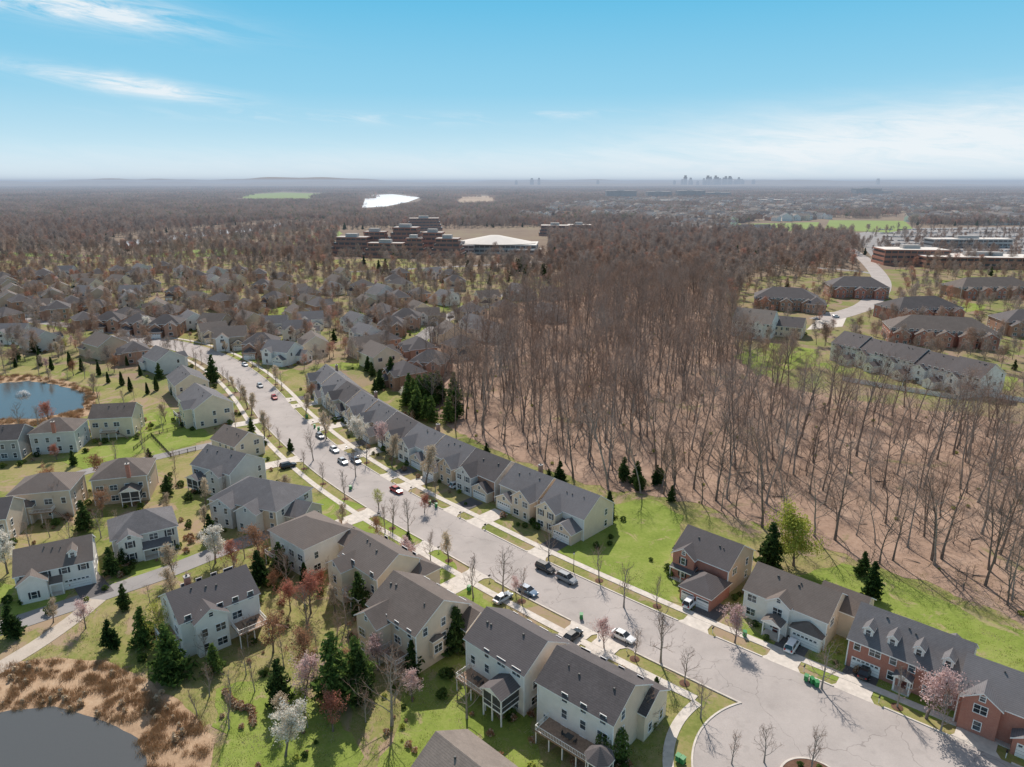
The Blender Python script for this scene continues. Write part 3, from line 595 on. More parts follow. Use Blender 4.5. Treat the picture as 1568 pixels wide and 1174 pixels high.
for i,(u,v) in enumerate(mid):
    x,y=G(u,v,8); sc=R.uniform(.95,1.15)
    if any((x-a)**2+(y-b)**2<(15.5 if i<90 else 18)**2 for a,b in HP): continue
    if i>=83 and (abs(RC.proj(x,y)[1])<20 or abs(L4.proj(x,y)[1])<12 or abs(L7.proj(x,y)[1])<12 or (u<300 and v<404)): continue
    place('suburban_house' if i%6!=4 else 'brick_house',protos[R.randrange(6) if i%6!=4 else 4],x,y,0,math.radians(R.choice([-45,-55,-20,10,135,40,-60])+R.uniform(-10,10)),sc); HP.append((x,y))
# right cluster
def big(name,u,v,z,rot,L,D,h,wall,rm,rt='hip',feats=(),seed=1,pitch=.55):
    put(name,u,v,z,rot,L=L,D=D,h=h,pitch=pitch,rt=rt,wall=wall,rm=rm,feats=feats,seed=seed,lod=1)
big('suburban_house',1158,480,12,-35,21,16,8.4,'wsid','rtan','gable',[('deck','F',-8,-5,3,3,3),('xg','F',4,6,2,7.4,None)],70,.75)
big('suburban_house',1206,488,9,-30,18,14,6,'cream','rdark','gable',(),78,.6)
def wingset(w,D,n,L): return [('xg','F',-L/2+L*(i+.5)/n,7.5,3.5,6.2,w) for i in range(n)]
big('brick_house',1205,444,12,-20,40,22,7.5,'brick2','rdark','hip',wingset('brick2',19,3,40)+[('vol',12,24,-17,2,6,'y','hip','brick2')],71)
big('brick_house',1312,428,12,-12,40,22,8,'brick2','rdark','hip',wingset('brick',19,3,40),72)
big('brick_house',1408,458,12,10,44,22,7.5,'brick','rdark','hip',wingset('brick',19,4,44),73)
big('brick_house',1515,428,12,5,58,22,7.5,'brick2','rbrown','hip',wingset('brick',20,5,58),74)
big('brick_house',1440,492,11,-18,50,22,7.5,'brick','rbrown','hip',wingset('brick',20,5,50)+[('vol',-22,-10,4,22,6,'y','hip','brick')],75)
big('brick_house',1580,480,11,-10,34,20,7.5,'brick2','rdark','hip',wingset('brick2',18,3,34),76)
for k in range(5):
    x0,y0=G(1312,520,10); x1,y1=G(1495,562,10); t=k/4; ang=math.degrees(math.atan2(y1-y0,x1-x0)); W=math.hypot(x1-x0,y1-y0)/4
    s=std(W-.05,16,7.4 if k%2 else 8,0,.6,'gable','wsid',None,'rdark',[('xg','F',-W*.22,5.4,1.8,6.2,'wsid'),('vol',W*.1,W*.42,-13,-7,3,'y','gable','wsid'),('deck','F',-8,-1,1,2.2,.9,False)],seed=80+k,lod=1)
    s.emit('townhouse',x0+(x1-x0)*t,y0+(y1-y0)*t,math.radians(ang))
# --- lanes and paths
L1=Curve([G(*p) for p in [(-120,1000),(0,962),(120,922),(200,895),(255,876),(330,846),(425,808),(470,770)]]); strip('asphalt_lane',L1,-2.8,2.8,0,.0705,'lane')
L2=Curve([G(*p) for p in [(-100,1085),(0,1022),(60,985),(110,950),(150,918)]]); strip('gravel_path',L2,-1.8,1.8,0,.0765,'gravel')
L3=Curve([G(*p) for p in [(60,745),(140,720),(230,702),(300,686),(350,676)]]); strip('asphalt_lane',L3,-2.3,2.3,0,.0725,'lane')
strip('side_street',L4,-4.5,4.5,0,.09,'lane')
L5=Curve([G(*p) for p in [(1255,490),(1300,478),(1330,465),(1350,440),(1345,420),(1325,398),(1300,380),(1292,366)]],6); strip('access_road',L5,-7,7,0,.11,'asphalt')
L6=Curve([G(*p) for p in [(500,418),(700,408),(900,398),(1100,402),(1280,412),(1345,420)]],10); strip('parkway_road',L6,-4,4,0,.10,'lane')
strip('side_street',L7,-4.5,4.5,0,.08,'lane')
patch('driveway',[(105,885),(150,875),(175,905),(125,920)],.07,'drive')
patch('driveway',[(1235,505),(1262,478),(1300,478),(1290,500)],.095,'conc')
m=MB()
def dskip(side):
    def f(s,p):
        for sd,q,h in DRV:
            if sd==side and abs(s-q)<h+.9: return True
        return side<0 and indisc(p,DR+.2)
    return f
for (u,v) in [(930,985),(885,962),(735,880),(655,835),(560,790),(470,700),(420,640)]: driveway(S(u,v),-1,5,18.0,'conc')
strip('kerb',RC,HW,HW+.3,0,.19,'conc',dskip(1),m); strip('kerb',RC,-HW-.3,-HW,0,.19,'conc',dskip(-1),m); m.build('kerb')
m=MB(); strip('',RC,HW+3.1,HW+4.7,0,.11,'conc',lambda s,p:False,m); strip('',RC,-HW-4.7,-HW-3.1,0,.11,'conc',lambda s,p:indisc(p,DR+4),m); m.build('sidewalk')
# ------------------------------------------------------------ ponds
patch('pond',[(-80,590),(0,587),(40,583),(90,589),(130,602),(127,625),(60,641),(0,642),(-80,645)],.07,'water',.8,3)
patch('pond_bank',[(-90,580),(40,574),(100,582),(150,602),(140,635),(60,652),(-90,660)],.04,'reedfloor',.8,3)
patch('reed_bed_ground',[(-150,1030),(0,1018),(60,1008),(150,1010),(230,1040),(295,1090),(325,1130),(322,1300),(-200,1400)],.044,'reedfloor',.5,1.5)
POND2=[(-200,1098),(0,1092),(80,1082),(160,1102),(212,1132),(228,1174),(230,1300),(-200,1400)]
patch('pond',POND2,.075,'water',.4,1.5)
x,y=G(35,605); f=MB()
for i in range(90):
    a=R.random()*6.28; h=R.uniform(.8,1.9); r=R.uniform(1,3)
    pts=[Vector((x+math.cos(a)*r*t,y+math.sin(a)*r*t,.1+h*4*t*(1-t)*1.0)) for t in (0,.25,.5,.75,1)]
    f.tube(pts,[.05,.05,.04,.05,.07],3,'white')
f.build('pond_fountain')
# ------------------------------------------------------------ trees
def wander(p,d,L,n,rr,curl=.18,up=.0):
    pts=[p.copy()]; d=d.normalized()
    for i in range(n):
        d=(d+Vector((rr.gauss(0,curl),rr.gauss(0,curl),rr.gauss(0,curl)*.7+up))).normalized(); p=p+d*(L/n); pts.append(p.copy())
    return pts
def bare(seed,h,r,clear,spread,n1,n2,n3,n4=2,up=.12,bm='bark',tm='twig',elev=(.5,1.1),wob=.055,tf=1.0):
    rr=random.Random(seed); mb=MB(); tips=[]
    tp=wander(Vector((0,0,-.2)),Vector((rr.gauss(0,.05),rr.gauss(0,.05),1)),h*.86,7,rr,wob)
    tr=[r*(1-.88*i/7)+.015 for i in range(8)]; tr[0]*=1.3
    mb.tube(tp,tr,6,bm)
    def onp(pts,t):
        q=t*(len(pts)-1); i=min(int(q),len(pts)-2); return pts[i].lerp(pts[i+1],q-i),(pts[i+1]-pts[i]).normalized()
    az=rr.random()*6
    for i in range(n1):
        t=clear+(1-clear)*(i+rr.random()*.6)/n1; p,td=onp(tp,min(t,.99)); az+=2.4+rr.gauss(0,.3)
        el=rr.uniform(*elev)+.25*(t-clear); d=Vector((math.cos(az)*math.cos(el),math.sin(az)*math.cos(el),math.sin(el)))
        L=spread*(1.0-.55*((t-clear)/(1-clear+.01))**1.3)*rr.uniform(.7,1.2)
        b=wander(p,d,L,4,rr,.17,up); rb=max(.03,r*.36*(1-.5*t)); mb.tube(b,[rb*(1-.8*k/4)+.008 for k in range(5)],4,bm)
        for j in range(n2):
            q,bd=onp(b,.22+.76*(j+rr.random())/n2); d2=(bd+Vector((rr.gauss(0,.65),rr.gauss(0,.65),rr.gauss(.1,.5)))).normalized()
            L2=L*.42*rr.uniform(.6,1.2); c=wander(q,d2,L2,2,rr,.2,up); r2=rb*.4+.004; mb.tube(c,[r2,r2*.6,r2*.3],3,tm)
            for k in range(n3):
                w,cd=onp(c,.2+.78*(k+rr.random())/n3); d3=(cd+Vector((rr.gauss(0,.7),rr.gauss(0,.7),rr.gauss(.12,.5)))).normalized()
                e=w+d3*L2*.55*rr.uniform(.5,1.2); mb.spike(w,e,max(.011,r2*.36)*tf,tm); tips.append(e)
                for l in range(n4):
                    u=w.lerp(e,rr.uniform(.3,.9)); d4=(d3+Vector((rr.gauss(0,.6),rr.gauss(0,.6),rr.gauss(.1,.5)))).normalized(); e4=u+d4*L2*.34*rr.uniform(.5,1.2)
                    mb.spike(u,e4,max(.009,r2*.25)*tf,tm); tips.append(e4)
    return mb,tips
def leafy(seed,h,spread,mat,cnt,sz,jit,clear=.22,**k):
    rr=random.Random(seed+900); mb,tips=bare(seed,h,h*.018+.03,clear,spread,14,5,3,1,**k)
    for i in range(cnt):
        p=rr.choice(tips)+Vector((rr.gauss(0,jit),rr.gauss(0,jit),rr.gauss(0,jit))); mb.leaf(p,sz*rr.uniform(.6,1.3),mat,1.0,rr)
    return mb
def hazy(seed,h,r,clear,spread,mt,cnt,bm):
    rr=random.Random(seed+500); mb,tips=bare(seed,h,r,clear,spread,13,4,2,0,up=.15,bm=bm,tm=mt,tf=1.5)
    for i in range(cnt):
        p=rr.choice(tips)+Vector((rr.gauss(0,.8),rr.gauss(0,.8),rr.gauss(0,.8))); mb.leaf(p,rr.uniform(.08,.17),mt,7,rr)
    return mb.mesh('bare_tree_mesh')
def conifer(seed,h,r,mat1,mat2,dens=1.0,droop=-.1,narrow=1.0,layers=17):
    rr=random.Random(seed); mb=MB(); tp=wander(Vector((0,0,-.1)),Vector((0,0,1)),h,4,rr,.02); mb.tube(tp,[h*.02+.03,h*.016,h*.012,h*.007,.02],5,'bark')
    for i in range(layers):
        t=(i+.3)/layers; z=h*(.08+.92*t); rad=r*((1-t)**.75)*rr.uniform(.75,1.15)+.12
        nb=int(7*dens)+1
        for j in range(nb):
            a=rr.random()*6.283; L=rad*rr.uniform(.65,1.15); tip=Vector((math.cos(a)*L,math.sin(a)*L,z+L*droop*rr.uniform(.2,1.5)+.15))
            root=Vector((0,0,z)); mb.spike(root,tip,.03,'bark')
            ns=max(2,int(L/.32))
            for k in range(ns):
                q=root.lerp(tip,(k+.8)/ns); s=.16+.14*(L/(r+.01))
                for l in range(int(4*dens)+1):
                    mb.leaf(q+Vector((rr.gauss(0,s*.8),rr.gauss(0,s*.8),rr.gauss(0,s*.5))),s*rr.uniform(.7,1.4)*1.1,mat1 if rr.random()<.6 else mat2,1.3,rr)
    return mb
def bush(seed,rx,h,mat1,mat2,n,sz,pw=1.0):
    rr=random.Random(seed); mb=MB(); mb.tube([Vector((0,0,0)),Vector((0,0,h*.6))],[.06,.03],4,'bark')
    for i in range(n):
        a=rr.random()*6.283; z=rr.random(); prof=math.sin(math.pi*min(1,max(.03,(z*.9+.08))))**.6 if pw==1 else (1-z)**.6*min(1,z*6+.4)
        k=rx*prof*(rr.uniform(.55,1.05))*(1+.18*math.sin(a*3+seed)+.12*math.sin(z*9+a*2))
        mb.leaf(Vector((math.cos(a)*k,math.sin(a)*k,.05+z*h)),sz*rr.uniform(.6,1.3),mat1 if rr.random()<.6 else mat2,1.1,rr)
    return mb
TM={}
def forest_tree(s):
    mb,tips=bare(s,24+R.uniform(-3,4),.28,[.34,.42,.28,.46,.36,.3][s%6],8.4,15,5,4,1,up=.13,bm='barkl' if s%2 else 'bark',tm='twigr' if s%3==0 else 'twig',elev=(.35,.95),wob=.06,tf=1.25)
    rr=random.Random(s+70)
    for i in range(420): p=rr.choice(tips)+Vector((rr.gauss(0,.5),rr.gauss(0,.5),rr.gauss(0,.5))); mb.leaf(p,rr.uniform(.025,.05),'twigr' if s%3==0 else 'twig',16,rr)
    return mb.mesh('bare_tree_mesh')
TM['forest']=[forest_tree(s) for s in range(1,7)]
TM['mforest']=[hazy(s,22,.25,.22,7.8,'twig' if s%2 else 'twigr',1300,'barkl' if s%2 else 'bark') for s in range(90,95)]
TM['bare']=[bare(s,8,.13,.2,3.2,14,5,4,2,up=.14,bm='barkl')[0].mesh('bare_tree_mesh') for s in range(11,14)]
TM['upright']=[bare(s,8,.12,.22,2.6,14,5,4,2,up=.2,bm='barkl',elev=(.9,1.3))[0].mesh('bare_tree_mesh') for s in range(15,17)]
TM['bigbare']=[bare(s,13,.24,.18,5.6,17,6,4,2,up=.13,bm='barkl',tm='twig')[0].mesh('bare_tree_mesh') for s in range(18,20)]
TM['white']=[leafy(s,8,3.2,'bw',4800,.15,.24).mesh('blossom_tree_mesh') for s in (21,22)]
TM['tanb']=[leafy(s,8,2.6,'bt',2600,.12,.22,elev=(.8,1.2)).mesh('budding_tree_mesh') for s in (23,24)]
TM['pink']=[leafy(s,7,3.4,'bp',2600,.12,.24).mesh('cherry_tree_mesh') for s in (25,26)]
TM['red']=[leafy(s,6,2.9,'br',2200,.11,.22).mesh('red_maple_mesh') for s in (27,28)]
TM['russet']=[leafy(s,6,2.9,'bo',1800,.11,.22).mesh('budding_tree_mesh') for s in (33,34)]
TM['redforest']=[leafy(s,17,6.5,'brd',2400,.2,.6,clear=.25).mesh('red_maple_mesh') for s in (29,)]
TM['yellow']=[leafy(s,11,5.2,'by',6500,.2,.6,clear=.1).mesh('willow_mesh') for s in (30,)]
TM['greenbud']=[leafy(s,8,3,'by',1900,.11,.25).mesh('budding_tree_mesh') for s in (31,)]
TM['pine']=[conifer(s,10,3.0,'pine1','pine3',1.0).mesh('pine_tree_mesh') for s in (41,42)]
TM['dpine']=[conifer(s,9,2.3,'pine2','pine1',1.0).mesh('spruce_tree_mesh') for s in (43,44)]
TM['cyp']=[bush(s,1.15,6.5,'pine2','pine1',2300,.2,2).mesh('cypress_tree_mesh') for s in (45,46)]
TM['ball']=[bush(s,1.6,4,'bg','pine1',3000,.15).mesh('large_shrub_mesh') for s in (47,)]
SH=[bush(50,.6,.9,'bg','pine1',260,.13).mesh('s'),bush(51,.5,.8,'bo','bt',220,.12).mesh('s'),bush(52,.7,1.1,'pine2','bg',300,.13).mesh('s'),bush(53,.45,.6,'by','bg',180,.1).mesh('s')]
NAME=dict(bare='bare_tree',upright='bare_tree',bigbare='bare_tree',forest='bare_tree',mforest='bare_tree',white='white_blossom_tree',tanb='budding_tree',pink='cherry_tree',red='red_maple_tree',russet='budding_tree',yellow='willow_tree',greenbud='budding_tree',pine='pine_tree',dpine='spruce_tree',cyp='cypress_tree',ball='large_shrub')
BASEH=dict(bare=8,upright=8,bigbare=13,forest=21,mforest=22,white=8,tanb=8,pink=7,red=6,russet=6,yellow=11,greenbud=8,pine=10,dpine=9,cyp=6.5,ball=4)
TP=[]
def treexy(kind,x,y,h):
    place(NAME[kind],R.choice(TM[kind]),x,y,0,R.random()*6.28,h*1.2/BASEH[kind]); TP.append((x,y))
def tree(kind,u,v,h): treexy(kind,*G(u,v),h)
TL="""white 330 862 7.5|tanb 268 885 7|white 552 680 8|tanb 600 712 8|tanb 652 742 10|tanb 405 672 8|white 228 512 8|white 480 522 6|white 437 1158 7|white 12 878 8|tanb 345 535 7|white 620 615 5
pink 1125 985 6|pink 1418 1100 8|pink 925 992 4.5|pink 467 1070 7|pink 790 912 3.5|tanb 500 672 8|pink 1170 905 4
red 510 1120 5.5|red 445 935 5.5|russet 395 880 4.5|russet 565 905 5|red 490 905 4|red 650 785 4|red 560 665 5|russet 420 905 4
bigbare 600 1110 12|bare 840 858 8|upright 660 862 7|upright 725 915 8.5|bare 770 908 9|bare 1012 1015 10|bare 955 930 8.5|bare 1258 1055 8|bare 1073 1100 6.5|bare 1170 1168 6|bare 715 1100 9|bigbare 440 900 8|bare 530 955 8|bare 600 985 7|bare 1240 1186 7|bare 90 790 8|bare 110 840 7|bare 1120 1170 5|bare 625 815 8|bare 480 705 9|bare 545 730 8|bare 1385 1010 5|bare 985 1120 7|bare 590 815 7|bare 375 855 6|bare 1440 1120 7|bare 345 760 6|bare 250 660 6|bare 30 660 9|bare 60 660 8|bigbare 470 960 8|bare 380 990 6
pine 262 1038 9|pine 515 1080 11.5|pine 548 1060 9|pine 222 985 6.5|greenbud 250 985 7|dpine 375 808 5|dpine 327 585 10|dpine 170 992 5|pine 330 1030 5|dpine 700 1000 8|dpine 1003 1080 4.5|ball 935 1160 5|dpine 1333 915 7|dpine 1320 882 5|yellow 1215 866 10.5|dpine 1178 868 9|cyp 932 800 7|dpine 857 742 6|dpine 600 588 10|dpine 840 742 4|dpine 430 1075 7|cyp 555 1075 8|cyp 468 900 5|dpine 190 865 4|dpine 258 758 5|ball 1010 735 3|ball 978 750 3.5|dpine 975 742 6|dpine 1005 742 5|dpine 955 735 6|dpine 1028 768 4|dpine 745 700 4|greenbud 580 780 5|dpine 385 660 4|dpine 445 690 3.5
cyp 24 562 4|cyp 62 560 6|cyp 80 566 5|cyp 108 562 6|cyp 126 568 5|cyp 152 574 5|cyp 166 586 4|cyp 187 590 5|cyp 200 599 5|cyp 226 603 4|cyp 240 598 5|cyp 215 575 4|cyp 265 605 4|cyp 195 560 4|dpine 245 580 6|greenbud 290 610 6|greenbud 100 540 6|bare 60 575 7|bare 130 580 7|russet 175 570 6|bare 210 560 8|tanb 90 548 7"""
for ln in TL.split('\n'):
    for it in ln.split('|'):
        k,u,v,h=it.split(); tree(k,float(u),float(v),float(h))
for i in range(18): tree('pine',R.uniform(622,702),R.uniform(608,648),R.uniform(7,11))
for i in range(5): tree('dpine',R.uniform(560,600),R.uniform(570,600),R.uniform(4,7))
def far_house(x,y,d=8): 
    return all((x-a)**2+(y-b)**2>d*d for a,b in HP)
RB=[G(*p) for p in [(-150,1034),(0,1022),(60,1012),(150,1014),(230,1044),(293,1092),(320,1130),(318,1300),(-200,1400)]]; P2=[G(*p) for p in POND2]
P1=[G(*p) for p in [(-80,590),(0,587),(40,583),(90,589),(130,602),(127,625),(60,641),(0,642),(-80,645)]]
def freespot(x,y,hd=8,rd=None):
    if not far_house(x,y,hd) or inpoly(x,y,RB) or inpoly(x,y,P1): return False
    if abs(RC.proj(x,y)[1])<(rd or HW+5) or indisc(Vector((x,y,0)),DR+5): return False
    return abs(L1.proj(x,y)[1])>3.8 and abs(L2.proj(x,y)[1])>2.6 and abs(L3.proj(x,y)[1])>3.2
n=0; tr_=0
while n<165 and tr_<4000:
    tr_+=1
    u=R.uniform(0,640); v=560+R.random()*560
    if n%3==0: u=R.uniform(350,640); v=R.uniform(830,1120)
    x,y=G(u,v)
    if not freespot(x,y,8.5): continue
    if any((x-a)**2+(y-b)**2<4.2**2 for a,b in TP): continue
    if 330<u<430 and v>1000 and R.random()<.8: continue
    k=R.choice(['bare','bare','russet','red','tanb','bare','upright','bare','russet','bare','dpine','bigbare','tanb','pink']); treexy(k,x,y,R.uniform(3.5,7.5)); n+=1
# street trees on both verges
m=MB()
s=8
while s<RC.s[-1]-5:
    for side in (1,-1):
        q=s+R.uniform(-2,2)+(4 if side<0 else 0); x,y,a=RC.at(q,side*(HW+1.7)); 
        if any(sd==side and abs(q-w)<hh+1.6 for sd,w,hh in DRV): continue
        if side<0 and indisc(Vector((x,y,0)),DR+2): continue
        u,v=px(x,y)
        if 830<u<1060 and side>0 and R.random()<.3: continue
        k=R.choice(['bare','bare','upright','bare','tanb','bare'] if u<1000 else ['bare','upright']); treexy(k,x,y,R.uniform(5,8))
        for i in range(14):
            a=6.283*i/14; b=6.283*(i+1)/14
            m.poly([(x,y,.17),(x+.9*math.cos(a),y+.9*math.sin(a),.06),(x+.9*math.cos(b),y+.9*math.sin(b),.06)],'mulch')
    s+=11.5
m.build('tree_mulch_rings')
# woodland mass
it=[]
xs=[p[0] for p in WP]; ys=[p[1] for p in WP]; cell=6.4
X=min(xs)
while X<max(xs):
    Y=min(ys)
    while Y<max(ys):
        x=X+R.uniform(0,cell); y=Y+R.uniform(0,cell)
        if inpoly(x,y,WP) and far_house(x,y,12):
            u,v=px(x,y); c=noise.noise(Vector((x*.03,y*.03,9)))
            dens=.85+c*.6
            if u>1130 and 560<v<830: dens*=.7
            if R.random()<dens: it.append((x,y,0,R.uniform(.55,1.1),R.random()*6.28,R.randrange(6)))
        Y+=cell
    X+=cell
scatter('bare_woodland',TM['forest'],it); nW=len(it)
SAP=[bare(s,3.5,.04,.1,1.4,8,3,2,1)[0].mesh('sapling') for s in (61,62)]
it=[]
for i in range(3600):
    x=R.uniform(min(xs),max(xs)); y=R.uniform(min(ys),max(ys))
    if inpoly(x,y,WP): it.append((x,y,0,R.uniform(.4,1.5),R.random()*6.28,R.choice([0,1,0,1,0,1,0,1,2,3])))
lg=MB()
for k in range(2):
    lg.tube(wander(Vector((R.uniform(-3,3),R.uniform(-3,3),.12)),Vector((math.cos(k*2),math.sin(k*2),.02)),R.uniform(3,6),3,R,.05),[.13,.11,.08,.04],5,'bark')
scatter('woodland_undergrowth',SAP+[SH[3],lg.mesh('fallen_log')],it)
# mid-distance forest
def PP(l): return [G(*p) for p in l]
NB=PP([(-600,395),(0,396),(160,392),(300,392),(480,415),(760,422),(860,430),(870,470),(740,500),(640,620),(430,690),(-300,690)])
EC=PP([(1120,480),(1150,430),(1350,412),(1440,412),(1700,408),(1900,640),(1290,600),(1130,560)])
OFF=PP([(505,414),(520,352),(840,348),(840,400),(700,416)])
FLD=PP([(1115,358),(1120,341),(1390,332),(1400,362)]); PRK=PP([(1300,360),(1330,347),(1800,343),(1800,402),(1345,412)])
GF=PP([(350,310),(368,298),(432,293),(508,296),(500,308)]); RV=PP([(540,330),(556,297),(644,297),(655,310),(590,326)]); TF=PP([(690,316),(700,299),(765,299),(762,314)]); CN=PP([(150,383),(300,364),(420,351),(510,346),(510,338),(420,339),(180,364)])
OPEN=PP([(0,388),(0,372),(200,380),(480,356),(520,350),(520,362),(400,385)])
FPM=TM['mforest']+TM['redforest']+TM['dpine']+TM['tanb']+TM['pink']
it=[]; Y=300.0
while Y<1420:
    c=7.2+Y*.003; X=-Y*.8-30
    while X<Y*.8+30:
        x=X+R.uniform(0,c); y=Y+R.uniform(0,c); X+=c
        u,v=px(x,y)
        if u<-90 or u>1660 or inpoly(x,y,WP): continue
        if any(inpoly(x,y,q) for q in (OFF,FLD,PRK,CN)):
            if not(inpoly(x,y,OFF) and v>398 and R.random()<.25): continue
        nb=inpoly(x,y,NB); ec=inpoly(x,y,EC)
        if nb or ec:
            if R.random()>((.75 if v<560 else .35) if nb else .42): continue
            if not far_house(x,y,9 if nb else 22): continue
            if inpoly(x,y,P1): continue
        elif v>560: continue
        if inpoly(x,y,OPEN) and R.random()<.65: continue
        if y<800 and abs(L5.proj(x,y)[1])<15 and L5.proj(x,y)[0]>2 and L5.proj(x,y)[0]<L5.s[-1]-4: continue
        if 480<u<1360 and 385<v<425 and abs(L6.proj(x,y)[1])<6: continue
        if nb and abs(L4.proj(x,y)[1])<7 and 2<L4.proj(x,y)[0]<L4.s[-1]-2: continue
        if nb and abs(L7.proj(x,y)[1])<7: continue
        if abs(RC.proj(x,y)[1])<13 and 2<RC.proj(x,y)[0]: continue
        r=R.random(); big_=noise.noise(Vector((x*.006,y*.006,3)))
        idx=R.randrange(5)
        if r<.07+max(0,big_)*.4: idx=5
        elif r>(.975 if nb or ec else .96) or (480<u<880 and 350<v<440 and r>.88): idx=6+R.randrange(2)
        elif nb and r>.83: idx=8+R.randrange(4)
        sc=R.uniform(.5,1.0)*(.66 if nb else (.62 if ec else .92))
        if idx>=6: sc*=1.6
        it.append((x,y,0,sc,R.random()*6.28,idx))
    Y+=c
scatter('distant_trees',FPM,it); nM=len(it)
# distant tree patches
def treepatch(seed,size,n,tw,hh=15):
    rr=random.Random(seed); mb=MB()
    for i in range(n):
        x=rr.uniform(-size/2,size/2); y=rr.uniform(-size/2,size/2); h=hh*rr.uniform(.7,1.25); k=rr.random()
        mt='pine1' if k<.07 else ('brd' if k<.16 else ('twig' if k<.5 else 'twigr')); w=rr.uniform(3,5.2)
        if tw>30: mb.tube([Vector((x,y,0)),Vector((x,y,h*.7))],[.28,.12],3,'barkl')
        for j in range(tw):
            a=rr.random()*6.283; r=w*math.sqrt(rr.random()); z=h*(.4+.6*rr.random()*(1-(r/w)**2*.6))
            p=Vector((x+math.cos(a)*r,y+math.sin(a)*r,z)); mb.leaf(p,rr.uniform(.25,.55)*(1 if tw>30 else 2.6),mt,3.5 if tw>30 else 1.6,rr)
    return mb.mesh('tree_patch')
PA=[treepatch(s,48,40,75) for s in (1,2,3)]; PB=[treepatch(s,150,260,20) for s in (4,5,6)]
TOWN=PP([(800,332),(860,312),(1100,300),(1700,296),(1900,350),(1400,352),(1110,362),(840,352)])
it=[]; Y=1390.0
while Y<3400:
    X=-Y*.8
    while X<Y*.8:
        x=X+R.uniform(0,8); y=Y+R.uniform(0,8); X+=42
        if any(inpoly(x,y,q) for q in (FLD,PRK,GF,RV,TF,CN)): continue
        if inpoly(x,y,TOWN) and R.random()<.6: continue
        if inpoly(x,y,OPEN) and R.random()<.6: continue
        it.append((x,y,0,R.uniform(.7,1.2),R.random()*6.28,R.randrange(3)))
    Y+=42
scatter('distant_woodland',PA,it)
it=[]; Y=3350.0
while Y<12000:
    X=-Y*.8; st=130 if Y<6500 else 190
    while X<Y*.8:
        x=X+R.uniform(0,30); y=Y+R.uniform(0,30); X+=st
        if any(inpoly(x,y,q) for q in (GF,RV,TF)): continue
        if inpoly(x,y,TOWN) and R.random()<.4: continue
        it.append((x,y,0,R.uniform(.7,1.5),R.random()*6.28,R.randrange(3)))
    Y+=st
scatter('far_woodland',PB,it)
# fields and river
patch('river',[(554,318),(561,299),(600,297),(644,302),(625,309),(590,316)],.25,'river')
patch('river',[(170,375),(200,368),(300,356),(400,347),(430,341),(430,345),(400,352),(300,363),(200,376)],.2,'river')
patch('green_field',[(365,302),(385,297),(432,294.5),(500,296.5),(505,300),(470,305),(400,306)],.3,'field')
patch('bare_field',[(692,312),(702,300),(760,299.5),(758,309)],.3,'tanfield')
patch('sports_field',[(1118,354),(1125,343),(1255,340),(1250,353)],.22,'field'); patch('sports_field',[(1262,352),(1270,337),(1385,338),(1398,350),(1360,356)],.22,'field')
patch('river_meadow',[(-50,392),(-50,384),(200,392),(400,374),(520,354),(520,362),(420,386),(300,394)],.15,'field',6,25)
patch('parking_lot',[(1345,405),(1305,358),(1360,350),(1640,346),(1640,402)],.15,'lane')
# distant town houses
LH=[]
for i,(w,r) in enumerate([('wsid','rgray'),('beige','rbrown'),('brick2','rdark'),('wsid','rtan')]):
    h=House(True,2); h.vol(-7,7,-5.5,5.5,0,6.5,'x','gable',.6,w,r); h.vol(-5,0,-7.5,0,0,6,'y','gable',.6,w,r)
    for t in (-4,-1,2,5):
        for z in (1.7,4.6): h.win('F',-7.5 if -5<t<0 else -5.5,t,z)
    LH.append(h.merged.mesh('house'))
it=[]
tx=[p[0] for p in TOWN]; ty=[p[1] for p in TOWN]
for i in range(9000):
    y=R.uniform(min(ty),min(4600,max(ty))); x=R.uniform(-.1*y,y*.82)
    if inpoly(x,y,TOWN) and not inpoly(x,y,FLD) and not inpoly(x,y,PRK) and noise.noise(Vector((x*.003,y*.003,1)))>-.15: it.append((x,y,0,R.uniform(1.0,1.7),R.choice([0,1.57,.5,2.1])+R.uniform(-.2,.2),R.randrange(4)))
scatter('distant_houses',LH,it)
# ------------------------------------------------------------ offices
def office(name,u,v,rot,blocks,brickm='offb',roofm='offw'):
    x,y=G(u,v); e=bpy.data.objects.new(name,None); e.location=(x,y,0); e.rotation_euler=(0,0,math.radians(rot)); COL.objects.link(e)
    a=MB(); b=MB()
    for bi,(cx,cy,w,d,nf,step) in enumerate(blocks):
        cx*=K;cy*=K;w*=K;d*=K; fh=4.8; e_=bi*.013
        for k in range(nf):
            i=step*k; x0,x1,y0,y1=cx-w/2+i,cx+w/2-i,cy-d/2+i*1.6,cy+d/2-i
            a.box(x0,x1,y0,y1,k*fh,k*fh+2.5+e_,brickm); b.box(x0+.6,x1-.6,y0+.6,y1-.6,k*fh+2.5,k*fh+fh,'offg')
            n=int((x1-x0)/6)
            for j in range(n+1): q=x0+(x1-x0)*j/max(1,n); a.box(q-.4,q+.4,y0-.05,y0+.62,k*fh+2.5,k*fh+fh,brickm)
        a.box(x0-.5,x1+.5,y0-.5,y1+.5,nf*fh,nf*fh+1.2,brickm); a.box(x0,x1,y0,y1,nf*fh+1.2,nf*fh+1.4,roofm)
        a.box(cx-w*.15,cx+w*.12,cy-3,cy+5,nf*fh+1.4,nf*fh+5,'offc')
    a.build('walls',e); b.build('window_bands',e); return e
office('terraced_brick_office',608,390,-8,[(-40,-4,40,28,4,2.4),(-24,12,34,28,5,2.2),(4,18,40,36,6,2.2),(32,10,32,30,5,2.2),(50,-8,30,24,4,2),(-4,-18,40,20,3,2.5),(20,-12,24,16,4,2)],'offb','offc')
e=office('office_building',755,388,-5,[(0,14,82,40,2,.5),(-30,-2,28,18,2,.5),(30,-2,30,18,1,.5)],'offc')
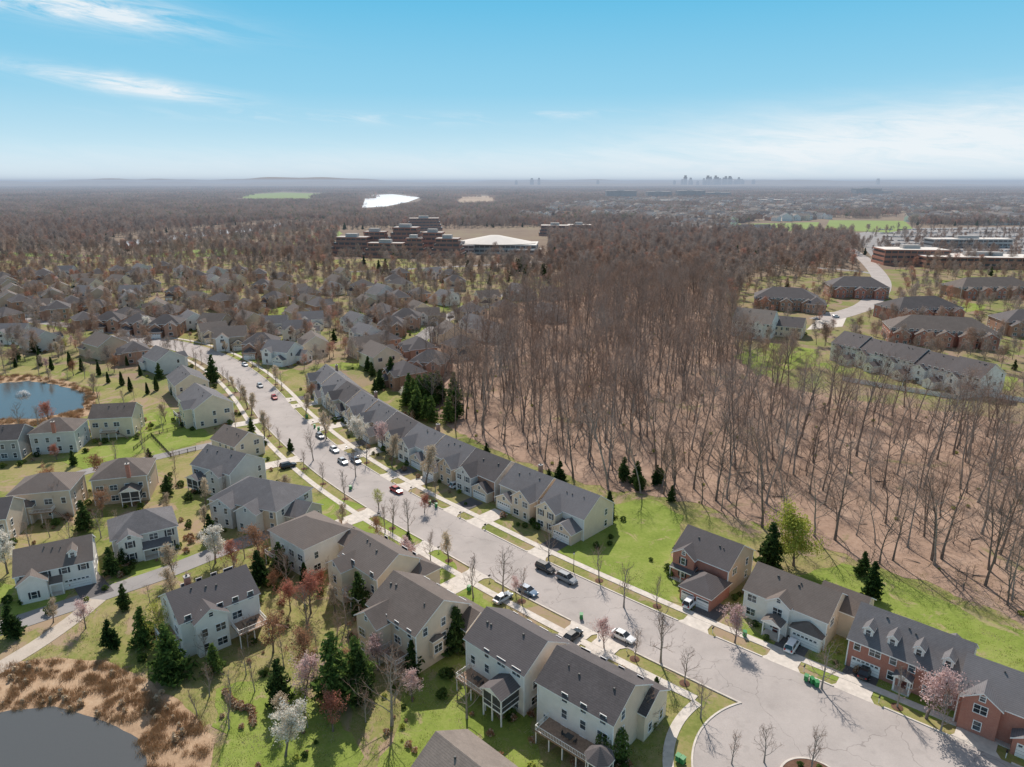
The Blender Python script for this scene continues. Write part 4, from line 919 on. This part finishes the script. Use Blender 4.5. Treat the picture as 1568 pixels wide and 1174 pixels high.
r=MB(); pts=[(math.cos(2*math.pi*i/24)*50,18+math.sin(2*math.pi*i/24)*32,11.5) for i in range(24)]; top=[(p[0]*.12,18+(p[1]-18)*.12,20) for p in pts]
for i in range(24): j=(i+1)%24; r.poly([pts[i],pts[j],top[j],top[i]],'offw')
r.poly(top,'offw'); r.build('domed_roof',e)
office('office_building',850,360,-5,[(0,0,40,22,3,1.5),(30,14,34,22,3,1.5)])
office('office_building',650,352,5,[(0,0,50,24,4,2)])
office('office_building',1505,408,-6,[(0,0,100,30,2,.3),(66,-16,40,22,3,.3),(-50,14,50,26,3,.3)],'offb','offw')
office('office_building',1480,378,0,[(0,0,80,20,2,.3)],'offc')
office('office_building',950,305,0,[(0,0,110,50,8,0),(150,40,90,50,7,0),(260,0,100,50,8,0),(380,60,90,40,6,0)],'offc','offc')
office('office_building',1325,301,0,[(0,0,110,50,9,0),(80,30,80,50,6,0)],'offc','offc')
office('office_building',1180,312,0,[(0,0,70,40,3,0),(260,30,90,40,3,0),(-300,-50,80,40,3,0)],'offc','offw')
sk=MB()
for i in range(40):
    y=9000*K+R.uniform(-300,300); u=1065+R.gauss(0,24); x=(u-784)*y/1016; h=R.uniform(90,172); w=R.uniform(28,60)
    if i>30: x=(R.choice([790,812,822,1300,905])-784)*y/1016; h=R.uniform(95,135)
    sk.box(x-w/2,x+w/2,y-20,y+20,0,h*.85,'offc'); sk.box(x-w/3,x+w/3,y-14,y+14,h*.85,h,'offc')
    for k in range(int(h/14)): sk.box(x-w/2-.5,x+w/2+.5,y-20.6,y-20,k*12+4,k*12+9,'offg')
sk.build('distant_skyline')
# hills
hm=MB()
for (y0,hmax,seed,dep) in ((7600*K,52,1,900),(9000*K,100,2,1200),(12000*K,155,3,1800)):
    n=150; row=[]
    for i in range(n+1):
        x=-y0*.95+2*y0*.95*i/n; hh=hmax*(.66+.6*noise.noise(Vector((x*.0003,seed*7,0)))+.25*noise.noise(Vector((x*.0013,seed*5,2))))
        if x<-y0*.2: hh*=1.2
        row.append((x,max(5,hh)))
    for i in range(n):
        (xa,ha),(xb,hb_)=row[i],row[i+1]
        hm.poly([(xa,y0,0),(xb,y0,0),(xb,y0+dep,hb_),(xa,y0+dep,ha)],'farfloor'); hm.poly([(xa,y0+dep,ha),(xb,y0+dep,hb_),(xb,y0+2*dep,0),(xa,y0+2*dep,0)],'farfloor')
hm.build('distant_hills')
# ------------------------------------------------------------ cars
def car(paint,suv=False):
    mb=MB(); L=2.4 if not suv else 2.45
    st=[(-L,.62,.42,.70),(-L+.12,.82,.28,.86),(-L+.6,.90,.24,.95 if not suv else 1.02),(-.9,.92,.24,.98 if not suv else 1.05),(.9,.92,.24,.96 if not suv else 1.04),(1.3,.91,.24,.90 if not suv else 1.0),(L-.35,.86,.26,.76 if not suv else .9),(L-.06,.74,.30,.66 if not suv else .78),(L,.6,.40,.56)]
    if suv: st=[(x,w*1.04,zb+.06,zt+.05) for x,w,zb,zt in st]
    ring=lambda x,w,zb,zt:[(x,-w*.9,zb),(x,-w,zb+(zt-zb)*.35),(x,-w*.98,zb+(zt-zb)*.75),(x,-w*.86,zt),(x,w*.86,zt),(x,w*.98,zb+(zt-zb)*.75),(x,w,zb+(zt-zb)*.35),(x,w*.9,zb)]
    k=mb.mi(paint); n0=len(mb.v)
    for q in st: mb.v.extend(ring(*q))
    for i in range(len(st)-1):
        for j in range(8): mb.f.append((n0+i*8+j,n0+i*8+(j+1)%8,n0+(i+1)*8+(j+1)%8,n0+(i+1)*8+j)); mb.m.append(k)
    mb.f.append(tuple(n0+j for j in range(8))); mb.m.append(k); e=n0+(len(st)-1)*8; mb.f.append(tuple(e+j for j in range(8))); mb.m.append(k)
    b=.96 if not suv else 1.08; t=1.43 if not suv else 1.74
    X=(-1.95,-1.25,.25,1.05) if not suv else (-2.3,-2.0,.35,1.15)
    B=[(X[0],-.8,b),(X[3],-.8,b),(X[3],.8,b),(X[0],.8,b)]; Tt=[(X[1],-.62,t),(X[2],-.62,t),(X[2],.62,t),(X[1],.62,t)]
    for i in range(4): j=(i+1)%4; mb.poly([B[i],B[j],Tt[j],Tt[i]],'cgl')
    rp=[(X[1]-.05,-.64,t),(X[2]+.05,-.64,t),(X[2]+.05,.64,t),(X[1]-.05,.64,t)]
    rt=[(p[0]*.95+.0,p[1]*.9,t+.06) for p in rp]
    for i in range(4): j=(i+1)%4; mb.poly([rp[i],rp[j],rt[j],rt[i]],paint)
    mb.poly(rt,paint); mb.poly(rp,paint)
    for (xb,xt) in ((X[0]+.02,X[1]),(X[3]-.02,X[2]),(-.45,-.4)):
        for sy in (-1,1): mb.tube([Vector((xb,sy*.805,b)),Vector((xt,sy*.63,t+.02))],[.05,.05],4,paint)
    for sx in (-1.45,1.42):
        for sy in (-1,1):
            R0=.34 if not suv else .38
            p=Vector((sx,sy*.70,R0)); q=Vector((sx,sy*.95,R0)); mb.tube([p,p,q,q],[.01,R0,R0,.22],14,'rubber'); q2=Vector((sx,sy*.955,R0)); mb.tube([q2,q2],[.21,.01],10,'hub')
    for sy in (-1,1):
        mb.box(L-.3,L-.04,sy*.62-.14,sy*.62+.14,.62,.74 if not suv else .84,'lampw'); mb.box(-L-.01,-L+.2,sy*.6-.14,sy*.6+.14,.7,.85 if not suv else 1.0,'lampr')
        mb.box(.75,.95,sy*.98-.09,sy*.98+.09,b-.02,b+.13,paint)
    return mb.mesh('car_mesh')
CM={(p,s):car(p,s) for p in ('cw','ck','cg','cs','cr','cb') for s in (False,True)}
def putcar(u,v,p,suv,ang=None):
    x,y=G(u,v,.6); s,o=RC.proj(x,y)
    if ang is None: ang=RC.at(s,0)[2]
    elif ang=='d': ang=RC.at(s,0)[2]+math.pi/2
    place('parked_suv' if suv else 'parked_car',CM[(p,suv)],x,y,.09,ang)
for a in [(835,870,'ck',True),(868,886,'cg',True),(808,904,'cb',False),(954,974,'cw',False),(877,973,'ck',False,'d'),(1058,922,'cw',True,'d'),(1213,988,'cw',True,'d'),(1325,1028,'ck',False,'d'),(1517,1108,'ck',True,'d'),(607,750,'cr',False),(512,688,'cw',False),(490,667,'cg',False),(545,705,'cb',False),(441,713,'ck',True,'d'),(420,608,'cr',False),(525,706,'cs',False),(120,888,'cw',True,1.2),(770,915,'cs',False,'d'),(700,742,'cw',True,'d'),(640,700,'cs',False,'d'),(375,558,'cw',False),(398,590,'cs',False),(575,665,'cs',True,'d'),(1370,462,'cw',False,.5),(1250,488,'cs',False,.3),(1280,485,'cw',True,.3),(725,462,'cw',False,.8),(690,485,'ck',False,.9),(520,640,'cs',False,'d')]: putcar(*a)
it=[]; cl=list(CM.values())
for r_ in range(9):
    v=352+r_*5.6; x0,y0=G(1345+r_*4,v); x1,y1=G(1600,v-1)
    n=int((x1-x0)/3.0)
    for i in range(n):
        if R.random()<.78: it.append((x0+3.0*i,y0+(y1-y0)*i/n,.16,1.0,1.57+R.uniform(-.05,.05),R.choice([0,1,2,3,4,6,6,7,0,1,10])))
scatter('parking_lot_cars',cl,it)
it=[]
for i in range(420):
    u=R.uniform(1320,1600); v=R.uniform(350,404); x,y=G(u,v)
    if inpoly(x,y,PRK) and abs(L5.proj(x,y)[1])>14: it.append((x,y,0,R.uniform(.35,.6),R.random()*6.28,R.randrange(5)))
scatter('parking_lot_trees',TM['mforest'],it)
# bins, mailboxes, lamps
b=MB(); b.box(-.26,.26,-.3,.3,.12,.95,'bin'); b.poly([(-.3,-.34,.96),(.3,-.34,.96),(.3,.36,1.06),(-.3,.36,1.06)],'bin'); b.box(-.3,.3,-.34,.36,.93,.955,'bin')
b.tube([Vector((-.3,.26,.12)),Vector((.3,.26,.12))],[.12,.12],10,'rubber'); b.box(-.24,.24,.36,.4,.98,1.02,'metal'); bm_=b.mesh('trash_bin')
for (u,v) in [(1234,1043),(1243,1047),(1250,1052),(658,773),(668,777),(482,655),(488,659),(718,905),(537,750),(1038,1166),(1045,1170),(470,640),(1140,975),(890,948)]:
    x,y=G(u,v); place('trash_bin',bm_,x,y,.1,R.uniform(-1,1),1.15)
b=MB(); b.tube([Vector((0,0,0)),Vector((0,0,1.1))],[.06,.06],6,'white'); b.box(-.12,.12,-.28,.28,1.1,1.28,'ck')
for i in range(6):
    a=math.pi*i/6; c=math.pi*(i+1)/6; b.poly([(.12*math.cos(a),-.28,1.28+.12*math.sin(a)),(.12*math.cos(c),-.28,1.28+.12*math.sin(c)),(.12*math.cos(c),.28,1.28+.12*math.sin(c)),(.12*math.cos(a),.28,1.28+.12*math.sin(a))],'ck')
mbx=b.mesh('mailbox')
for sd,s_,h in DRV:
    x,y,a=RC.at(s_+h+1.2,sd*(HW+.8)); place('mailbox',mbx,x,y,.0,a)
b=MB(); b.tube([Vector((0,0,0)),Vector((0,0,.5)),Vector((0,0,4.2))],[.13,.07,.05],8,'metal'); b.tube([Vector((0,0,4.2)),Vector((0,0,4.25)),Vector((0,0,4.7)),Vector((0,0,4.95))],[.06,.15,.2,.02],8,'lampw'); b.tube([Vector((0,0,4.7)),Vector((0,0,4.95))],[.24,.03],8,'metal'); lm=b.mesh('street_lamp')
for q in range(30,int(RC.s[-1]),45):
    x,y,a=RC.at(q,(HW+.9) if (q//45)%2 else -(HW+.9)); 
    if not indisc(Vector((x,y,0)),DR+1): place('street_lamp',lm,x,y,0,a)
# fences
def fence(name,P,h,mat,post=2.4,solid=True):
    c=[Vector((*G(*p),0)) for p in P]; m=MB()
    for a,b_ in zip(c[:-1],c[1:]):
        d=b_-a; n=max(1,int(d.length/post)); dn=d.normalized(); w=Vector((-dn.y,dn.x,0))*.03
        for i in range(n+1): q=a+d*(i/n); m.box(q.x-.07,q.x+.07,q.y-.07,q.y+.07,0,h+.12,mat)
        for (z0,z1) in (((.08,h),) if solid else ((.2,.28),(h-.1,h-.02))):
            for sg in (-1,1): m.poly([tuple(a+w*sg+Vector((0,0,z0))),tuple(b_+w*sg+Vector((0,0,z0))),tuple(b_+w*sg+Vector((0,0,z1))),tuple(a+w*sg+Vector((0,0,z1)))],mat)
        if not solid:
            k=int(d.length/.25)
            for i in range(k): q=a+d*(i/k); m.box(q.x-.015,q.x+.015,q.y-.015,q.y+.015,.1,h,mat)
    m.build(name)
fence('white_vinyl_fence',[(1290,583),(1380,598),(1470,612),(1490,600)],1.9,'white'); fence('white_vinyl_fence',[(1500,605),(1620,625)],1.9,'white'); fence('white_vinyl_fence',[(1380,598),(1385,575)],1.9,'white')
fence('black_metal_fence',[(232,668),(262,700),(300,690)],1.3,'metal',2.4,False); fence('black_metal_fence',[(205,690),(232,668),(280,655)],1.3,'metal',2.4,False)
# reeds
it=[]
RD=[bush(70,.5,1.1,'reed','bt',60,.3,1).mesh('r')]
rb=MB(); rr=random.Random(5)
for i in range(80):
    p=Vector((rr.gauss(0,.5),rr.gauss(0,.5),0)); q=p+Vector((rr.gauss(0,.25),rr.gauss(0,.25),rr.uniform(.4,1.2))); rb.spike(p,q,.035,'reed')
RD.append(rb.mesh('r2'))
for i in range(4200):
    x=R.uniform(-75*K,-20*K); y=R.uniform(50*K,92*K)
    if inpoly(x,y,RB) and not inpoly(x,y,P2) and noise.noise(Vector((x*.3,y*.3,2)))>-.2: it.append((x,y,.05,R.uniform(.4,1.0),R.random()*6.28,1 if R.random()<.85 else 0))
PB1=PP([(-80,578),(40,574),(100,582),(150,602),(140,635),(60,652),(-80,655)])
for i in range(2500):
    x=R.uniform(-200*K,-120*K); y=R.uniform(170*K,250*K)
    if inpoly(x,y,PB1) and not inpoly(x,y,P1): it.append((x,y,.05,R.uniform(.6,1.3),R.random()*6.28,1))
scatter('dry_reeds',RD,it)
# foundation shrubs + yard shrubs
it=[]
for (hx,hy) in HP:
    u,v=px(hx,hy)
    n=18 if v>640 else 6
    for i in range(n):
        a=R.random()*6.283; d=R.uniform(8,13.5); x=hx+math.cos(a)*d; y=hy+math.sin(a)*d
        if abs(RC.proj(x,y)[1])<HW+5 or not far_house(x,y,7.8): continue
        it.append((x,y,0,R.uniform(.7,1.8),R.random()*6.28,R.choice([0,0,1,1,2,3])))
for i in range(200):
    u=R.uniform(330,640); v=R.uniform(880,1174); x,y=G(u,v)
    if freespot(x,y,9) and noise.noise(Vector((x*.15,y*.15,5)))>.12: it.append((x,y,0,R.uniform(.5,1.2),R.random()*6.28,R.choice([0,1,1,1,3])))
scatter('garden_shrubs',SH,it)
it=[]
c=Curve([G(*p) for p in [(345,1062),(365,1085),(385,1088),(388,1110)]],.7)
for p in c.p: it.append((p.x,p.y,0,1.2,R.random()*6,1))
for k in range(7): a=6.28*k/7; it.append((DC.x+math.cos(a)*3,DC.y+math.sin(a)*3,.15,.8,a,R.randrange(4)))
scatter('russet_hedge',SH,it)
gt=[]
for k,mm in enumerate(('bg','by','bt')):
    g_=MB(); rr=random.Random(k)
    for i in range(26):
        p=Vector((rr.gauss(0,.5),rr.gauss(0,.5),0)); g_.spike(p,p+Vector((rr.gauss(0,.08),rr.gauss(0,.08),rr.uniform(.06,.2))),.03,mm)
    gt.append(g_.mesh('tuft'))
it=[]
for i in range(5000):
    u=R.uniform(-60,1568); v=R.uniform(860,1230); x,y=G(u,v)
    if not freespot(x,y,6.5): continue
    it.append((x,y,.04,R.uniform(.5,1.2),R.random()*6.28,R.choice([0,1,1,2,2])))
scatter('grass_tufts',gt,it)
# ------------------------------------------------------------ haze (thin absorbing volume over the distance; its emission stands in for scattered light)
hz=MB(); hz.box(-54000,54000,600,54000,-30,108,'cw'); ho=hz.build('sky_haze')
m=bpy.data.materials.new('haze_glow'); nt,N,Lk=nodes(m); o=N.new('ShaderNodeOutputMaterial'); ab=N.new('ShaderNodeVolumeAbsorption'); em=N.new('ShaderNodeEmission'); ad=N.new('ShaderNodeAddShader')
SIG=1/7500.
ab.inputs[0].default_value=(0,0,0,1); ab.inputs[1].default_value=SIG; em.inputs[0].default_value=(.40,.48,.60,1); em.inputs[1].default_value=SIG
Lk.new(ab.outputs[0],ad.inputs[0]); Lk.new(em.outputs[0],ad.inputs[1]); Lk.new(ad.outputs[0],o.inputs['Volume']); ho.data.materials.clear(); ho.data.materials.append(m)
# ------------------------------------------------------------ sky, sun
EL=math.radians(44); AZ=math.radians(-5); WS=.14
w=bpy.data.worlds.new('World'); scene.world=w; w.use_nodes=True; nt=w.node_tree; N=nt.nodes; Lk=nt.links; N.clear()
sky=N.new('ShaderNodeTexSky'); sky.sky_type='NISHITA'; sky.sun_disc=False; sky.sun_elevation=EL; sky.sun_rotation=AZ; sky.air_density=1.3; sky.dust_density=.4; sky.ozone_density=2.2
bg=N.new('ShaderNodeBackground'); bg.inputs[1].default_value=WS; out=N.new('ShaderNodeOutputWorld')
skyw=mixc(N,Lk,1.0,sky.outputs[0],(1.3,1.0,.78),'MULTIPLY')
tc=N.new('ShaderNodeTexCoord'); sp=N.new('ShaderNodeSeparateXYZ'); Lk.new(tc.outputs['Generated'],sp.inputs[0])
az=mth(N,Lk,'ARCTAN2',sp.outputs[0],sp.outputs[1]); el=mth(N,Lk,'ARCSINE',sp.outputs[2])
en=N.new('ShaderNodeMapRange'); Lk.new(el,en.inputs[0]); en.inputs[1].default_value=0; en.inputs[2].default_value=math.radians(20)
rp_=N.new('ShaderNodeValToRGB'); e=rp_.color_ramp.elements
while len(e)<5: e.new(.5)
for i,(p,c) in enumerate([(0,(.72,.83,.90)),(.12,(.54,.77,.89)),(.32,(.30,.64,.85)),(.62,(.15,.53,.80)),(1,(.10,.42,.72))]): e[i].position=p; e[i].color=(*c,1)
Lk.new(en.outputs[0],rp_.inputs[0])
vm=N.new('ShaderNodeVectorMath'); vm.operation='SCALE'; Lk.new(rp_.outputs[0],vm.inputs[0]); vm.inputs['Scale'].default_value=1/WS
fm=N.new('ShaderNodeMapRange'); Lk.new(el,fm.inputs[0]); fm.inputs[1].default_value=math.radians(14); fm.inputs[2].default_value=math.radians(34); fm.inputs[3].default_value=1; fm.inputs[4].default_value=0
base=mixc(N,Lk,fm.outputs[0],skyw,vm.outputs[0])
def blob(a0,e0,wa,we,tilt=0):
    da=mth(N,Lk,'SUBTRACT',az,math.radians(a0)); de=mth(N,Lk,'SUBTRACT',mth(N,Lk,'SUBTRACT',el,math.radians(e0)),mth(N,Lk,'MULTIPLY',da,tilt))
    q=mth(N,Lk,'ADD',mth(N,Lk,'POWER',mth(N,Lk,'ABSOLUTE',mth(N,Lk,'DIVIDE',da,math.radians(wa))),2.0),mth(N,Lk,'POWER',mth(N,Lk,'ABSOLUTE',mth(N,Lk,'DIVIDE',de,math.radians(we))),2.0))
    return mth(N,Lk,'EXPONENT',mth(N,Lk,'MULTIPLY',q,-1.0))
cb=N.new('ShaderNodeCombineXYZ'); Lk.new(mth(N,Lk,'MULTIPLY',az,6.0),cb.inputs[0]); Lk.new(mth(N,Lk,'ADD',mth(N,Lk,'MULTIPLY',el,40.0),mth(N,Lk,'MULTIPLY',az,4.0)),cb.inputs[1])
n1=noisef(N,Lk,cb.outputs[0],1.6,8,.66,.7)
b1=mth(N,Lk,'ADD',blob(-31,11.0,8,1.0,-.08),blob(-27,6.3,5.5,.55,-.1))
k1=mth(N,Lk,'MULTIPLY',b1,mth(N,Lk,'MAXIMUM',mth(N,Lk,'MULTIPLY_ADD',n1,6.0,-2.1),0.0))
b2=mth(N,Lk,'ADD',blob(30,3.0,18,2.1,.03),mth(N,Lk,'MULTIPLY',blob(0,1.2,60,1.3),.3))
k2=mth(N,Lk,'MULTIPLY',b2,mth(N,Lk,'MULTIPLY_ADD',n1,2.6,-.35))
k3=mth(N,Lk,'MULTIPLY',mth(N,Lk,'ADD',blob(-12,4.6,12,.4,0),blob(4,5.0,5,.25,0)),mth(N,Lk,'MAXIMUM',mth(N,Lk,'MULTIPLY_ADD',n1,2.4,-1.1),0.0))
kk=N.new('ShaderNodeMath'); kk.operation='ADD'; kk.use_clamp=True; Lk.new(mth(N,Lk,'ADD',k1,k3),kk.inputs[0]); Lk.new(mth(N,Lk,'MAXIMUM',k2,0.0),kk.inputs[1])
col=mixc(N,Lk,mth(N,Lk,'MULTIPLY',kk.outputs[0],.85),base,(.88/WS,.92/WS,.95/WS))
Lk.new(col,bg.inputs[0]); Lk.new(bg.outputs[0],out.inputs[0])
sl=bpy.data.lights.new('sun','SUN'); sl.energy=5.0; sl.angle=math.radians(.5); sl.color=(1,.93,.84)
so=bpy.data.objects.new('sun',sl); COL.objects.link(so)
sd=Vector((math.sin(AZ)*math.cos(EL),math.cos(AZ)*math.cos(EL),math.sin(EL))); so.rotation_euler=sd.to_track_quat('Z','Y').to_euler(); so.location=(0,0,200)
cam=bpy.data.cameras.new('camera'); cam.sensor_width=36; cam.lens=36*FP/1568; cam.clip_end=120000; cam.clip_start=.5
co=bpy.data.objects.new('camera',cam); co.location=(0,0,H); co.rotation_euler=(math.pi/2-TH,0,0); COL.objects.link(co); scene.camera=co
scene.view_settings.view_transform='Standard'; scene.view_settings.look='None'; scene.view_settings.exposure=0
print('built',round(time.time()-T0,1),'s woods',nW,'mid',nM)
